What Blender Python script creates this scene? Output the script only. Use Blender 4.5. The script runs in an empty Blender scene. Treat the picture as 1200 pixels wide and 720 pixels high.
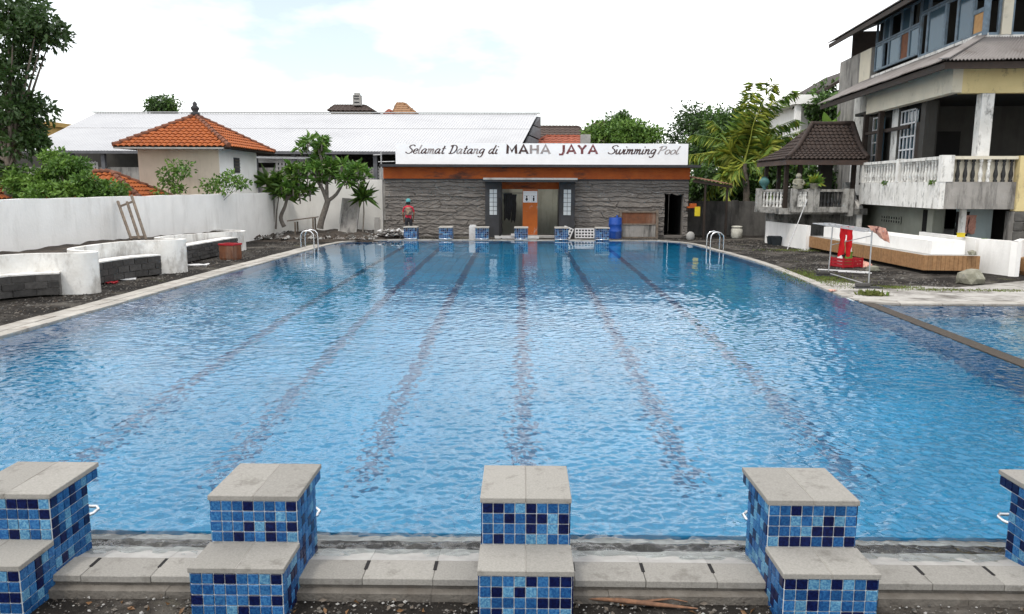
import bpy, bmesh, math, random
import numpy as np
from mathutils import Vector, Matrix
R = math.radians
random.seed(7); RNG = np.random.default_rng(7)
scene = bpy.context.scene
COL = scene.collection

# ------------------------------------------------------------------ camera
F, PITCH, YAW, ROLL, EYE = 905.0, .1555, .0125, .0035, 2.21
def ray(px, py):
    a, b = px - 600, py - 360
    cr, sr = math.cos(ROLL), math.sin(ROLL)
    u, v = a*cr + b*sr, -a*sr + b*cr
    x, up = u/F, -v/F
    cp, sp = math.cos(PITCH), math.sin(PITCH)
    y, z = cp + up*sp, -sp + up*cp
    c, s = math.cos(YAW), math.sin(YAW)
    return Vector((x*c - y*s, x*s + y*c, z))
def G(px, py, z=0.0):
    r = ray(px, py); return Vector((0, 0, EYE)) + r*((z-EYE)/r.z)
def A(px, py, Y):
    r = ray(px, py); return Vector((0, 0, EYE)) + r*(Y/r.y)
cam = bpy.data.objects.new('camera', bpy.data.cameras.new('camera'))
COL.objects.link(cam)
f_ = ray(600, 360).normalized(); r_ = (ray(700, 360)-ray(600, 360)).normalized(); u_ = r_.cross(f_)
cam.matrix_world = Matrix(((r_.x, u_.x, -f_.x, 0), (r_.y, u_.y, -f_.y, 0), (r_.z, u_.z, -f_.z, EYE), (0, 0, 0, 1)))
cam.data.sensor_width = 36; cam.data.lens = 36*F/1200; cam.data.clip_end = 3000; cam.data.clip_start = .05
scene.camera = cam

# ------------------------------------------------------------------ sky, sun, exposure
SUN_EL, SUN_AZ = R(58), R(215)          # azimuth clockwise from +Y
w = bpy.data.worlds.new('World'); scene.world = w; w.use_nodes = True
nt = w.node_tree; nt.nodes.clear()
n_out = nt.nodes.new('ShaderNodeOutputWorld'); n_bg = nt.nodes.new('ShaderNodeBackground')
n_bg.inputs['Strength'].default_value = .1
n_sky = nt.nodes.new('ShaderNodeTexSky'); n_sky.sky_type = 'NISHITA'; n_sky.sun_disc = False
n_sky.sun_elevation = SUN_EL; n_sky.sun_rotation = SUN_AZ; n_sky.air_density = 1.2; n_sky.dust_density = .8
n_tc = nt.nodes.new('ShaderNodeTexCoord'); n_mp = nt.nodes.new('ShaderNodeMapping'); n_mp.inputs['Scale'].default_value = (1, 1, 2.6); n_mp.inputs['Location'].default_value = (1.5, 4, 0); n_mp.inputs['Rotation'].default_value = (0, 0, -.18)
n_no = nt.nodes.new('ShaderNodeTexNoise'); n_no.inputs['Scale'].default_value = 1.7; n_no.inputs['Detail'].default_value = 7; n_no.inputs['Roughness'].default_value = .55
n_rp = nt.nodes.new('ShaderNodeValToRGB'); n_rp.color_ramp.elements[0].position = .36; n_rp.color_ramp.elements[1].position = .60
n_rp.color_ramp.elements[0].color = (.21,)*3+(1,); n_rp.color_ramp.elements[1].color = (1, 1, 1, 1)
n_mx = nt.nodes.new('ShaderNodeMixRGB'); n_mx.inputs['Color2'].default_value = (15.6, 15.6, 15.6, 1)
for a, b in ((n_tc.outputs['Generated'], n_mp.inputs['Vector']), (n_mp.outputs[0], n_no.inputs['Vector']), (n_no.outputs['Fac'], n_rp.inputs['Fac']),
             (n_rp.outputs['Color'], n_mx.inputs['Fac']), (n_sky.outputs[0], n_mx.inputs['Color1']), (n_mx.outputs[0], n_bg.inputs['Color']), (n_bg.outputs[0], n_out.inputs['Surface'])):
    nt.links.new(a, b)
sun = bpy.data.objects.new('sun', bpy.data.lights.new('sun', 'SUN')); COL.objects.link(sun)
sun.data.energy = 1.3; sun.data.angle = R(10); sun.data.color = (1, .95, .87)
sd = Vector((math.sin(SUN_AZ)*math.cos(SUN_EL), math.cos(SUN_AZ)*math.cos(SUN_EL), math.sin(SUN_EL)))
sun.rotation_euler = sd.to_track_quat('Z', 'Y').to_euler(); sun.location = sd*60
vs = scene.view_settings; vs.view_transform = 'Standard'; vs.look = 'None'; vs.exposure = 0.55; vs.gamma = 1; vs.use_curve_mapping = False
scene.cycles.use_denoising = True
scene.cycles.max_bounces = 10; scene.cycles.transmission_bounces = 8; scene.cycles.sample_clamp_indirect = 6

# ------------------------------------------------------------------ materials
def nodes(name):
    m = bpy.data.materials.new(name); m.use_nodes = True
    t = m.node_tree; return m, t, t.nodes['Principled BSDF']
ALB = {'divider_stone': .5, 'rough_plaster': .70, 'white_metal_roof': .70, 'orange_clay_tile': .62, 'red_clay_tile': .75, 'dark_grey_paint': .7, 'dark_timber': .7, 'dark_clay_tile': .8, 'dark_concrete_block': .7, 'soil': .7, 'interior_plaster': .6, 'grey_yard_wall': .75, 'black_baluster': .7,
       'field_stone': .8, 'black_void_plaster': .6, 'orange_paint': .95, 'orange_pillar_paint': .85, 'sign_brown_paint': .8, 'pale_coping': .85, 'pale_concrete_apron': .85, 'concrete_kerb': .75, 'roof_trim': .7, 'brown_clay_tile': .75, 'blackened_plaster': .85, 'corrugated_sheet': .8, 'dark_bin_plastic': .7, 'weathered_concrete': .9, 'white_scrap': .8, 'blue_plastic': .8}
def pm(name, c1, c2=None, scale=4., rough=.8, bump=0., bscale=30., metal=0., stain=None, samt=.0, sscale=(2.5, 2.5, .35), sedge=(.52, .68), rnd=0., detail=6, spec=.3, coords='Object', dist=.02, edge=(.35, .65)):
    """noise mix of two colours, a stain layer with its own (streaked) shape, bump relief, per-object value variation"""
    k = ALB.get(name, 1.); c2 = c2 or tuple(x*.8 for x in c1); c1, c2 = tuple(x*k for x in c1), tuple(x*k for x in c2); stain = stain and tuple(x*k for x in stain)
    m, t, p = nodes(name); N, L = t.nodes.new, t.links.new
    p.inputs['Roughness'].default_value = rough; p.inputs['Metallic'].default_value = metal; p.inputs['Specular IOR Level'].default_value = spec
    c2 = c2 or tuple(x*.8 for x in c1)
    tc = N('ShaderNodeTexCoord'); src = tc.outputs[coords]
    if rnd:
        oi = N('ShaderNodeObjectInfo'); ad = N('ShaderNodeVectorMath'); ad.operation = 'ADD'
        sc = N('ShaderNodeMath'); sc.operation = 'MULTIPLY'; sc.inputs[1].default_value = 37.
        L(oi.outputs['Random'], sc.inputs[0]); L(src, ad.inputs[0]); L(sc.outputs[0], ad.inputs[1]); src = ad.outputs[0]
    no = N('ShaderNodeTexNoise'); no.inputs['Scale'].default_value = scale; no.inputs['Detail'].default_value = detail; no.inputs['Roughness'].default_value = .62
    L(src, no.inputs['Vector'])
    rp = N('ShaderNodeValToRGB'); rp.color_ramp.elements[0].position, rp.color_ramp.elements[1].position = edge
    rp.color_ramp.elements[0].color = (*c1, 1); rp.color_ramp.elements[1].color = (*c2, 1)
    L(no.outputs['Fac'], rp.inputs['Fac']); col = rp.outputs['Color']
    if stain and samt:
        mp = N('ShaderNodeMapping'); mp.inputs['Scale'].default_value = sscale; L(src, mp.inputs['Vector'])
        n2 = N('ShaderNodeTexNoise'); n2.inputs['Scale'].default_value = 1.; n2.inputs['Detail'].default_value = 9; n2.inputs['Roughness'].default_value = .7
        L(mp.outputs[0], n2.inputs['Vector'])
        r2 = N('ShaderNodeValToRGB'); r2.color_ramp.elements[0].position = sedge[0]; r2.color_ramp.elements[1].position = sedge[1]
        r2.color_ramp.elements[0].color = (0, 0, 0, 1); r2.color_ramp.elements[1].color = (samt,)*3+(1,)
        L(n2.outputs['Fac'], r2.inputs['Fac'])
        mx = N('ShaderNodeMixRGB'); mx.inputs['Color2'].default_value = (*stain, 1); L(r2.outputs['Color'], mx.inputs['Fac']); L(col, mx.inputs['Color1']); col = mx.outputs[0]
    if rnd:
        hs = N('ShaderNodeHueSaturation'); mr = N('ShaderNodeMapRange'); mr.inputs['To Min'].default_value = 1-rnd; mr.inputs['To Max'].default_value = 1+rnd
        L(oi.outputs['Random'], mr.inputs['Value']); L(mr.outputs[0], hs.inputs['Value']); L(col, hs.inputs['Color']); col = hs.outputs[0]
    L(col, p.inputs['Base Color'])
    if bump:
        nb = N('ShaderNodeTexNoise'); nb.inputs['Scale'].default_value = bscale; nb.inputs['Detail'].default_value = 5; L(src, nb.inputs['Vector'])
        bp = N('ShaderNodeBump'); bp.inputs['Strength'].default_value = bump; bp.inputs['Distance'].default_value = dist
        L(nb.outputs['Fac'], bp.inputs['Height']); L(bp.outputs[0], p.inputs['Normal'])
    return m
def leafmat(name, c1, c2, rough=.45, trans=.25):
    m = pm(name, c1, c2, scale=1.6, rough=rough, spec=.35, detail=8)
    t = m.node_tree; p = t.nodes['Principled BSDF']
    col = p.inputs['Base Color'].links[0].from_socket
    tr = t.nodes.new('ShaderNodeBsdfTranslucent'); mx = t.nodes.new('ShaderNodeMixShader'); mx.inputs[0].default_value = trans
    t.links.new(col, tr.inputs['Color']); t.links.new(p.outputs[0], mx.inputs[1]); t.links.new(tr.outputs[0], mx.inputs[2])
    t.links.new(mx.outputs[0], t.nodes['Material Output'].inputs['Surface'])
    return m
MT = {}
MT['white'] = pm('white_plaster', (.82, .80, .765), (.75, .73, .695), 1.3, .85, .25, 14, stain=(.42, .39, .35), samt=.5, sscale=(2.0, 2.0, .55), sedge=(.52, .8))
MT['planter'] = pm('planter_plaster', (.74, .73, .70), (.62, .60, .56), 2.5, .9, .35, 18, stain=(.20, .17, .14), samt=.8, sscale=(2.6, 2.6, 1.3), sedge=(.51, .72))
MT['beige'] = pm('beige_plaster', (.60, .52, .42), (.52, .45, .36), 1.2, .9, .2, 20, stain=(.3, .25, .2), samt=.4)
MT['signwhite'] = pm('sign_white_paint', (.80, .79, .79), (.74, .73, .73), 1.5, .6, .05, 20, stain=(.45, .44, .43), samt=.4, sscale=(1.5, 1.5, .3), sedge=(.6, .85))
MT['orange'] = pm('orange_paint', (.42, .092, .013), (.33, .068, .012), 2.5, .7, .15, 20, stain=(.045, .028, .024), samt=.95, sscale=(.5, .5, 1.6), sedge=(.52, .64))
MT['orangepillar'] = pm('orange_pillar_paint', (.56, .14, .02), (.46, .11, .02), 2.5, .7, .15, 20, stain=(.45, .38, .32), samt=.8, sscale=(3, 3, 2), sedge=(.6, .68))
MT['dark'] = pm('dark_grey_paint', (.055, .055, .06), (.04, .04, .042), 3, .6, .1, 30)
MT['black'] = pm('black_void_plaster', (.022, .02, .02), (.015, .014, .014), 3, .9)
MT['roughwall'] = pm('rough_plaster', (.27, .243, .218), (.21, .188, .168), 3., .95, .9, 26, stain=(.55, .53, .50), samt=.8, sscale=(2.2, 2.2, 11), sedge=(.60, .68), dist=.03)
MT['greenwall'] = pm('pale_green_plaster', (.30, .31, .26), (.24, .25, .21), 1.5, .9, .2, 15, stain=(.14, .14, .11), samt=.6)
MT['concrete'] = pm('concrete', (.34, .33, .31), (.26, .25, .235), 3, .9, .4, 40, stain=(.12, .11, .10), samt=.6, sscale=(2, 2, 1), rnd=.06)
MT['slab'] = pm('washed_stone_slab', (.265, .252, .228), (.205, .195, .175), 90., .9, .5, 170, stain=(.115, .105, .09), samt=.6, sscale=(6, 6, 6), sedge=(.55, .66), rnd=.12, dist=.004)
MT['coping'] = pm('coping_tile', (.34, .33, .31), (.26, .25, .235), 9., .5, .2, 60, stain=(.30, .28, .26), samt=.6, sscale=(6, 6, 6), rnd=.06, dist=.005)
MT['copingfar'] = pm('pale_coping', (.44, .415, .375), (.33, .305, .27), 3., .85, .3, 40, stain=(.20, .17, .14), samt=.75, sscale=(3.2, 3.2, 3), sedge=(.52, .68), rnd=.12)
MT['kerb'] = pm('concrete_kerb', (.20, .18, .155), (.13, .115, .098), 7., .95, .5, 60, stain=(.13, .11, .09), samt=.7, sscale=(5, 5, 5))
MT['grout'] = pm('grout', (.72, .73, .72), (.6, .61, .6), 20, .9)
MT['brown'] = pm('divider_stone', (.105, .078, .055), (.06, .046, .034), 14, .55, .5, 60, stain=(.19, .155, .115), samt=.5, sscale=(8, 8, 8))
TILE = []
for i, (a, b) in enumerate((((.003, .004, .026), (.005, .012, .062)), ((.007, .040, .135), (.020, .090, .220)), ((.011, .065, .195), (.040, .145, .300)), ((.038, .135, .265), (.125, .280, .395)))):
    TILE.append(pm('pool_mosaic_%d' % i, a, b, 85., .3, 0, spec=.12, rnd=.15, detail=4, edge=(.42, .60)))
MT['cap'] = MT['slab']
MT['steel'] = pm('stainless_steel', (.62, .62, .62), (.55, .55, .55), 8, .22, metal=1.)
MT['galv'] = pm('galvanised_pipe', (.42, .42, .42), (.33, .33, .33), 8, .45, metal=.6)
MT['soil'] = pm('soil', (.10, .078, .06), (.045, .036, .03), 4, 1., .9, 22, stain=(.26, .24, .21), samt=.7, sscale=(14, 14, 14), sedge=(.6, .68), dist=.05)
MT['blockdark'] = pm('dark_concrete_block', (.10, .095, .09), (.062, .058, .055), 12, .95, .6, 60, rnd=.25)
MT['blockjoint'] = pm('block_mortar', (.16, .15, .14), (.10, .095, .09), 9, 1.)
MT['whiteroof'] = pm('white_metal_roof', (.60, .60, .61), (.55, .55, .565), .25, .55, .0, stain=(.42, .42, .42), samt=.25, sscale=(.25, .25, .25))
MT['roofedge'] = pm('roof_trim', (.18, .18, .19), (.12, .12, .13), 3, .7)
MT['tileorange'] = pm('orange_clay_tile', (.56, .155, .035), (.42, .105, .026), 5, .8, .1, 40, stain=(.14, .05, .03), samt=.75, sscale=(1.4, 1.4, 1.4), sedge=(.54, .68))
MT['tiledark'] = pm('dark_clay_tile', (.066, .045, .036), (.035, .026, .023), 6, .85, .2, 40, stain=(.16, .13, .11), samt=.5, sscale=(3, 3, 3), sedge=(.6, .72))
MT['tilered'] = pm('red_clay_tile', (.46, .13, .07), (.32, .09, .05), 3, .85, .2, 20, stain=(.1, .05, .04), samt=.5)
MT['tilebrown'] = pm('brown_clay_tile', (.105, .07, .056), (.07, .05, .042), 3, .85)
MT['ridge'] = pm('ridge_tile', (.20, .075, .04), (.10, .045, .03), 6, .85)
MT['wooddark'] = pm('dark_timber', (.052, .035, .026), (.032, .023, .018), 5, .75, .2, 40)
MT['woodgrey'] = pm('weathered_timber', (.19, .15, .115), (.11, .088, .07), 8, .9, .3, 50)
MT['woodmid'] = pm('teak_cladding', (.33, .185, .085), (.23, .12, .05), 14, .6, .3, 40, stain=(.12, .07, .035), samt=.5, sscale=(9, 9, .6))
MT['ply'] = pm('plywood', (.42, .24, .10), (.33, .18, .07), 5, .8)
MT['yellow'] = pm('stained_cream_plaster', (.60, .49, .25), (.52, .42, .21), 1.2, .9, .3, 18, stain=(.16, .13, .09), samt=.7, sscale=(4, 4, 2.2), sedge=(.57, .68))
MT['cream'] = pm('cream_plaster', (.58, .53, .42), (.50, .46, .37), 1.2, .9, .25, 18, stain=(.22, .20, .15), samt=.6, sscale=(2.5, 2.5, 1.8), sedge=(.56, .72))
MT['stainwhite'] = pm('weathered_white_plaster', (.68, .665, .63), (.54, .525, .49), 2.2, .9, .35, 22, stain=(.085, .08, .07), samt=.9, sscale=(4.2, 4.2, 1.7), sedge=(.52, .66))
MT['gazplaster'] = pm('blackened_plaster', (.42, .405, .375), (.30, .29, .265), 3, .95, .4, 22, stain=(.05, .047, .042), samt=.9, sscale=(3.2, 3.2, 1.4), sedge=(.46, .62))
MT['stainconc'] = pm('weathered_concrete', (.33, .31, .285), (.24, .225, .205), 2.2, .95, .4, 22, stain=(.05, .048, .045), samt=.9, sscale=(3.2, 3.2, .5), sedge=(.48, .66))
MT['greywall'] = pm('grey_yard_wall', (.17, .16, .145), (.115, .108, .10), 1.6, .95, .4, 20, stain=(.04, .038, .036), samt=.85, sscale=(1.4, 1.4, .4), sedge=(.46, .64))
MT['baluster'] = pm('baluster_plaster', (.62, .61, .58), (.45, .44, .41), 6, .9, stain=(.08, .075, .07), samt=.85, sscale=(4, 4, 3), sedge=(.52, .66), rnd=.15)
MT['balblack'] = pm('black_baluster', (.035, .035, .034), (.022, .022, .022), 6, .7)
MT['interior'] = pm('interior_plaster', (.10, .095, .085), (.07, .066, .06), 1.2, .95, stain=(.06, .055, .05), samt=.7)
MT['corrug'] = pm('corrugated_sheet', (.30, .275, .26), (.22, .20, .19), 1.5, .7, stain=(.13, .085, .06), samt=.6, sscale=(1.5, 1.5, 1.5), sedge=(.54, .74))
MT['blueframe'] = pm('faded_blue_frame', (.15, .20, .245), (.10, .135, .165), 6, .7, stain=(.09, .075, .06), samt=.6, sscale=(4, 4, 2))
MT['whiteframe'] = pm('white_grille', (.62, .63, .64), (.5, .5, .51), 6, .6)
m, t, p = nodes('window_glass'); p.inputs['Base Color'].default_value = (.05, .085, .11, 1); p.inputs['Roughness'].default_value = .1; p.inputs['Specular IOR Level'].default_value = .4; MT['glass'] = m
m, t, p = nodes('glass_block'); p.inputs['Base Color'].default_value = (.42, .45, .46, 1); p.inputs['Roughness'].default_value = .15; MT['gblock'] = m
MT['bluebarrel'] = pm('blue_plastic', (.016, .085, .40), (.012, .06, .30), 3, .4, stain=(.25, .33, .48), samt=.6, sscale=(2, 2, 1.5), sedge=(.5, .8))
MT['rust'] = pm('rusty_sheet', (.17, .065, .03), (.10, .042, .024), 4, .85, .2, 30, stain=(.24, .18, .14), samt=.6)
MT['redplastic'] = pm('red_plastic', (.36, .014, .022), (.27, .011, .018), 6, .45)
MT['redcloth'] = pm('red_cloth', (.46, .006, .010), (.36, .005, .008), 5, .9)
MT['peach'] = pm('peach_cloth', (.60, .34, .26), (.40, .20, .16), 16, .9, stain=(.08, .02, .02), samt=.9, sscale=(9, 9, 5), sedge=(.58, .62))
MT['darkcloth'] = pm('dark_cloth', (.02, .019, .02), (.012, .012, .012), 5, .95)
MT['greycloth'] = pm('grey_cloth', (.20, .17, .15), (.14, .12, .105), 8, .95)
MT['skin'] = pm('skin', (.30, .165, .10), (.27, .14, .085), 5, .6)
MT['cap_teal'] = pm('teal_cloth', (.10, .33, .33), (.07, .25, .26), 9, .9)
MT['shirt'] = pm('red_shirt', (.50, .03, .055), (.38, .02, .04), 9, .9)
MT['pack'] = pm('tan_pack', (.36, .25, .16), (.05, .045, .05), 9, .9)
MT['trouser'] = pm('dark_trousers', (.03, .03, .035), (.02, .02, .024), 9, .9)
MT['urn'] = pm('dull_turquoise_glaze', (.05, .13, .12), (.035, .09, .085), 6, .6)
MT['jar'] = pm('pale_plastic', (.62, .60, .52), (.52, .50, .43), 5, .6, stain=(.3, .28, .22), samt=.5, sscale=(3, 3, 3))
MT['bin'] = pm('dark_bin_plastic', (.035, .045, .05), (.028, .034, .038), 5, .5)
MT['paper'] = pm('white_scrap', (.74, .73, .72), (.6, .59, .58), 9, .9)
MT['rock'] = pm('mossy_rock', (.26, .245, .20), (.13, .13, .085), 3, .95, .7, 12, stain=(.45, .43, .38), samt=.6, sscale=(3, 3, 3))
MT['yellowp'] = pm('yellow_plastic', (.62, .48, .02), (.55, .42, .02), 5, .5)
MT['ltblue'] = pm('pale_blue_wall', (.38, .44, .44), (.32, .38, .38), 2, .9, stain=(.2, .21, .2), samt=.5)
MT['stone'] = pm('field_stone', (.16, .15, .135), (.09, .085, .078), 5, .95, .5, 30, rnd=.25)
MT['ochre'] = pm('ochre_plaster', (.44, .29, .10), (.36, .23, .08), 2, .9)
MT['thatch'] = pm('brown_roof', (.30, .17, .09), (.20, .11, .06), 6, .95)
MT['bark'] = pm('bark', (.15, .125, .10), (.085, .07, .056), 9, .95, .5, 30)
MT['barkpale'] = pm('frangipani_bark', (.20, .175, .15), (.12, .105, .09), 9, .9, .4, 30)
MT['letter'] = pm('sign_brown_paint', (.055, .030, .028), (.09, .05, .045), 8, .7, stain=(.5, .47, .46), samt=.55, sscale=(3.5, 3.5, 5), sedge=(.56, .7))
MT['letterred'] = pm('sign_maroon_paint', (.10, .022, .025), (.20, .06, .06), 7, .7, stain=(.45, .40, .39), samt=.6, sscale=(4, 4, 2.5), sedge=(.52, .64))
MT['lettergrey'] = pm('sign_faded_paint', (.20, .17, .165), (.32, .28, .27), 8, .7, stain=(.6, .58, .57), samt=.5, sscale=(3.5, 3.5, 5), sedge=(.5, .66))
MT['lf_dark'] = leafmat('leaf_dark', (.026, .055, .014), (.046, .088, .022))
MT['lf_mid'] = leafmat('leaf_mid', (.050, .115, .020), (.095, .175, .030))
MT['lf_bright'] = leafmat('leaf_bright', (.09, .19, .028), (.17, .28, .05))
MT['lf_yellow'] = leafmat('leaf_yellow', (.27, .32, .035), (.40, .42, .07))
MT['lf_frang'] = leafmat('leaf_frangipani', (.065, .155, .026), (.11, .23, .04))
MT['lf_palm'] = leafmat('leaf_palm', (.11, .20, .028), (.20, .29, .05))
MT['lf_dry'] = leafmat('leaf_dry', (.22, .12, .05), (.14, .07, .03))
MT['flower'] = pm('frangipani_flower', (.78, .72, .45), (.8, .76, .6), 9, .7)
MT['moss'] = leafmat('moss', (.10, .13, .03), (.16, .17, .05), .9)

# ------------------------------------------------------------------ mesh helpers
class MB:
    def __init__(s): s.v, s.f, s.m, s.sm = [], [], [], []
    def add(s, vs, fs, mi=0, smooth=False):
        o = len(s.v); s.v += [tuple(x) for x in vs]
        for f in fs: s.f.append(tuple(i+o for i in f)); s.m.append(mi); s.sm.append(smooth)
        return s
    def box(s, x0, x1, y0, y1, z0, z1, mi=0, mat=None):
        vs = [(x, y, z) for z in (z0, z1) for y in (y0, y1) for x in (x0, x1)]
        if mat: vs = [mat @ Vector(v) for v in vs]
        return s.add(vs, [(0, 2, 3, 1), (4, 5, 7, 6), (0, 1, 5, 4), (2, 6, 7, 3), (0, 4, 6, 2), (1, 3, 7, 5)], mi)
    def hexa(s, b, t, mi=0):                       # four bottom and four top points, same winding (ccw from above)
        return s.add(list(b)+list(t), [(3, 2, 1, 0), (4, 5, 6, 7), (0, 1, 5, 4), (1, 2, 6, 5), (2, 3, 7, 6), (3, 0, 4, 7)], mi)
    def bar(s, a, b, wx, wz, mi=0, up=(0, 0, 1)):
        a, b = Vector(a), Vector(b); d = (b-a).normalized(); up = Vector(up)
        if abs(d.dot(up)) > .98: up = Vector((0, 1, 0))
        x = d.cross(up).normalized()*wx/2; z = x.cross(d).normalized()*wz/2
        return s.hexa([a-x-z, a+x-z, b+x-z, b-x-z], [a-x+z, a+x+z, b+x+z, b-x+z], mi)
    def tube(s, pts, r, n=8, mi=0, cap=True):
        pts = [Vector(p) for p in pts]; k = len(pts); rs = r if isinstance(r, (list, tuple)) else [r]*k
        vs = []; pu = None
        for i, p in enumerate(pts):
            d = (pts[min(i+1, k-1)]-pts[max(i-1, 0)]).normalized()
            if pu is None: pu = Vector((0, 0, 1)) if abs(d.z) < .9 else Vector((1, 0, 0))
            x = d.cross(pu).normalized(); y = x.cross(d).normalized(); pu = y
            vs += [p+(x*math.cos(2*math.pi*j/n)+y*math.sin(2*math.pi*j/n))*rs[i] for j in range(n)]
        fs = [(i*n+j, (i+1)*n+j, (i+1)*n+(j+1) % n, i*n+(j+1) % n) for i in range(k-1) for j in range(n)]
        s.add(vs, fs, mi, True)
        if cap: s.add(vs[:n], [tuple(range(n))], mi); s.add(vs[-n:], [tuple(range(n))[::-1]], mi)
        return s
    def lathe(s, prof, n=12, c=(0, 0, 0), mi=0, sx=1., sy=1.):
        vs = [(c[0]+r*sx*math.cos(2*math.pi*j/n), c[1]+r*sy*math.sin(2*math.pi*j/n), c[2]+z) for r, z in prof for j in range(n)]
        k = len(prof)
        s.add(vs, [(i*n+j, i*n+(j+1) % n, (i+1)*n+(j+1) % n, (i+1)*n+j) for i in range(k-1) for j in range(n)], mi, True)
        s.add(vs[-n:], [tuple(range(n))], mi); s.add(vs[:n], [tuple(range(n))[::-1]], mi)
        return s
    def prism(s, poly, z0, z1, mi=0):
        n = len(poly); vs = [(x, y, z0) for x, y in poly]+[(x, y, z1) for x, y in poly]
        return s.add(vs, [tuple(range(n))[::-1], tuple(range(n, 2*n))]+[(i, (i+1) % n, n+(i+1) % n, n+i) for i in range(n)], mi)
    def mesh(s, name, mats):
        me = bpy.data.meshes.new(name); me.from_pydata(s.v, [], s.f)
        for m in (mats if isinstance(mats, (list, tuple)) else [mats]): me.materials.append(MT[m] if isinstance(m, str) else m)
        me.polygons.foreach_set('material_index', s.m); me.polygons.foreach_set('use_smooth', s.sm); me.update()
        return me
def tag(o, label=None, cat=None, group=None, kind=None):
    for k, v in (('label', label), ('category', cat), ('group', group), ('kind', kind)):
        if v: o[k] = v
    return o
def link(name, me, parent=None, loc=(0, 0, 0), rz=0., label=None, cat=None, group=None, kind=None, rot=None, scale=None):
    o = bpy.data.objects.new(name, me); COL.objects.link(o); o.parent = parent; o.location = loc
    o.rotation_euler = rot or (0, 0, rz)
    if scale: o.scale = scale
    return tag(o, label, cat, group, kind)
def obj(name, mb, mats, parent=None, **k): return link(name, mb.mesh(name, mats), parent, **k)
def empty(name, loc=(0, 0, 0), rz=0., label=None, cat=None, group=None):
    return link(name, None, None, loc, rz, label, cat, group)
def boxpart(name, mat, parent, *b, **k): return obj(name, MB().box(*b), mat, parent, **k)
def smooth_path(pts, per=6):
    P = [Vector(p) for p in pts]; out = []
    for i in range(len(P)-1):
        a, b, c, d = P[max(i-1, 0)], P[i], P[i+1], P[min(i+2, len(P)-1)]
        for j in range(per):
            t = j/per
            out.append(.5*((2*b)+(c-a)*t+(2*a-5*b+4*c-d)*t*t+(3*b-a-3*c+d)*t**3))
    return out+[P[-1]]
def bevel(me, w=.01, seg=1):
    bm = bmesh.new(); bm.from_mesh(me); bmesh.ops.bevel(bm, geom=bm.edges[:], offset=w, segments=seg, affect='EDGES', profile=.5); bm.to_mesh(me); bm.free(); return me
def noise2(x, y, s=0):
    return (math.sin(x*1.7+s)*math.cos(y*2.3+s*1.3)+math.sin(x*3.9+y*1.1+s*2.1)*.5+math.cos(y*5.3-x*2.7+s*.7)*.35)/1.85
# leaves: numpy folded diamonds
def leaf_mesh(name, C, D, ln, wd, mats, mi=None, droop=.15):
    """C centres (n,3), D directions (n,3)"""
    n = len(C); D = D/np.linalg.norm(D, axis=1)[:, None]
    ref = RNG.normal(size=(n, 3)); ref[:, 2] += .8
    S = np.cross(D, ref); S /= np.linalg.norm(S, axis=1)[:, None]+1e-9
    N = np.cross(S, D)
    ln = np.asarray(ln)*np.ones(n); wd = np.asarray(wd)*np.ones(n)
    a = C; t = C+D*ln[:, None]-N*(ln*droop)[:, None]
    m = C+D*(ln*.5)[:, None]; l = m+S*(wd*.5)[:, None]+N*(wd*.18)[:, None]; r = m-S*(wd*.5)[:, None]+N*(wd*.18)[:, None]
    V = np.stack([a, l, t, r], 1).reshape(-1, 3)
    me = bpy.data.meshes.new(name); me.vertices.add(4*n); me.vertices.foreach_set('co', V.ravel().astype(np.float32))
    me.loops.add(6*n); me.polygons.add(2*n)
    b = np.arange(n)[:, None]*4
    me.loops.foreach_set('vertex_index', np.concatenate([b, b+1, b+2, b, b+2, b+3], 1).ravel().astype(np.int32))
    me.polygons.foreach_set('loop_start', (np.arange(2*n)*3).astype(np.int32)); me.polygons.foreach_set('loop_total', np.full(2*n, 3, np.int32))
    for q in mats: me.materials.append(MT[q])
    if mi is not None: me.polygons.foreach_set('material_index', np.repeat(np.asarray(mi, np.int32), 2))
    me.update(calc_edges=True); me.validate(); return me
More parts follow.
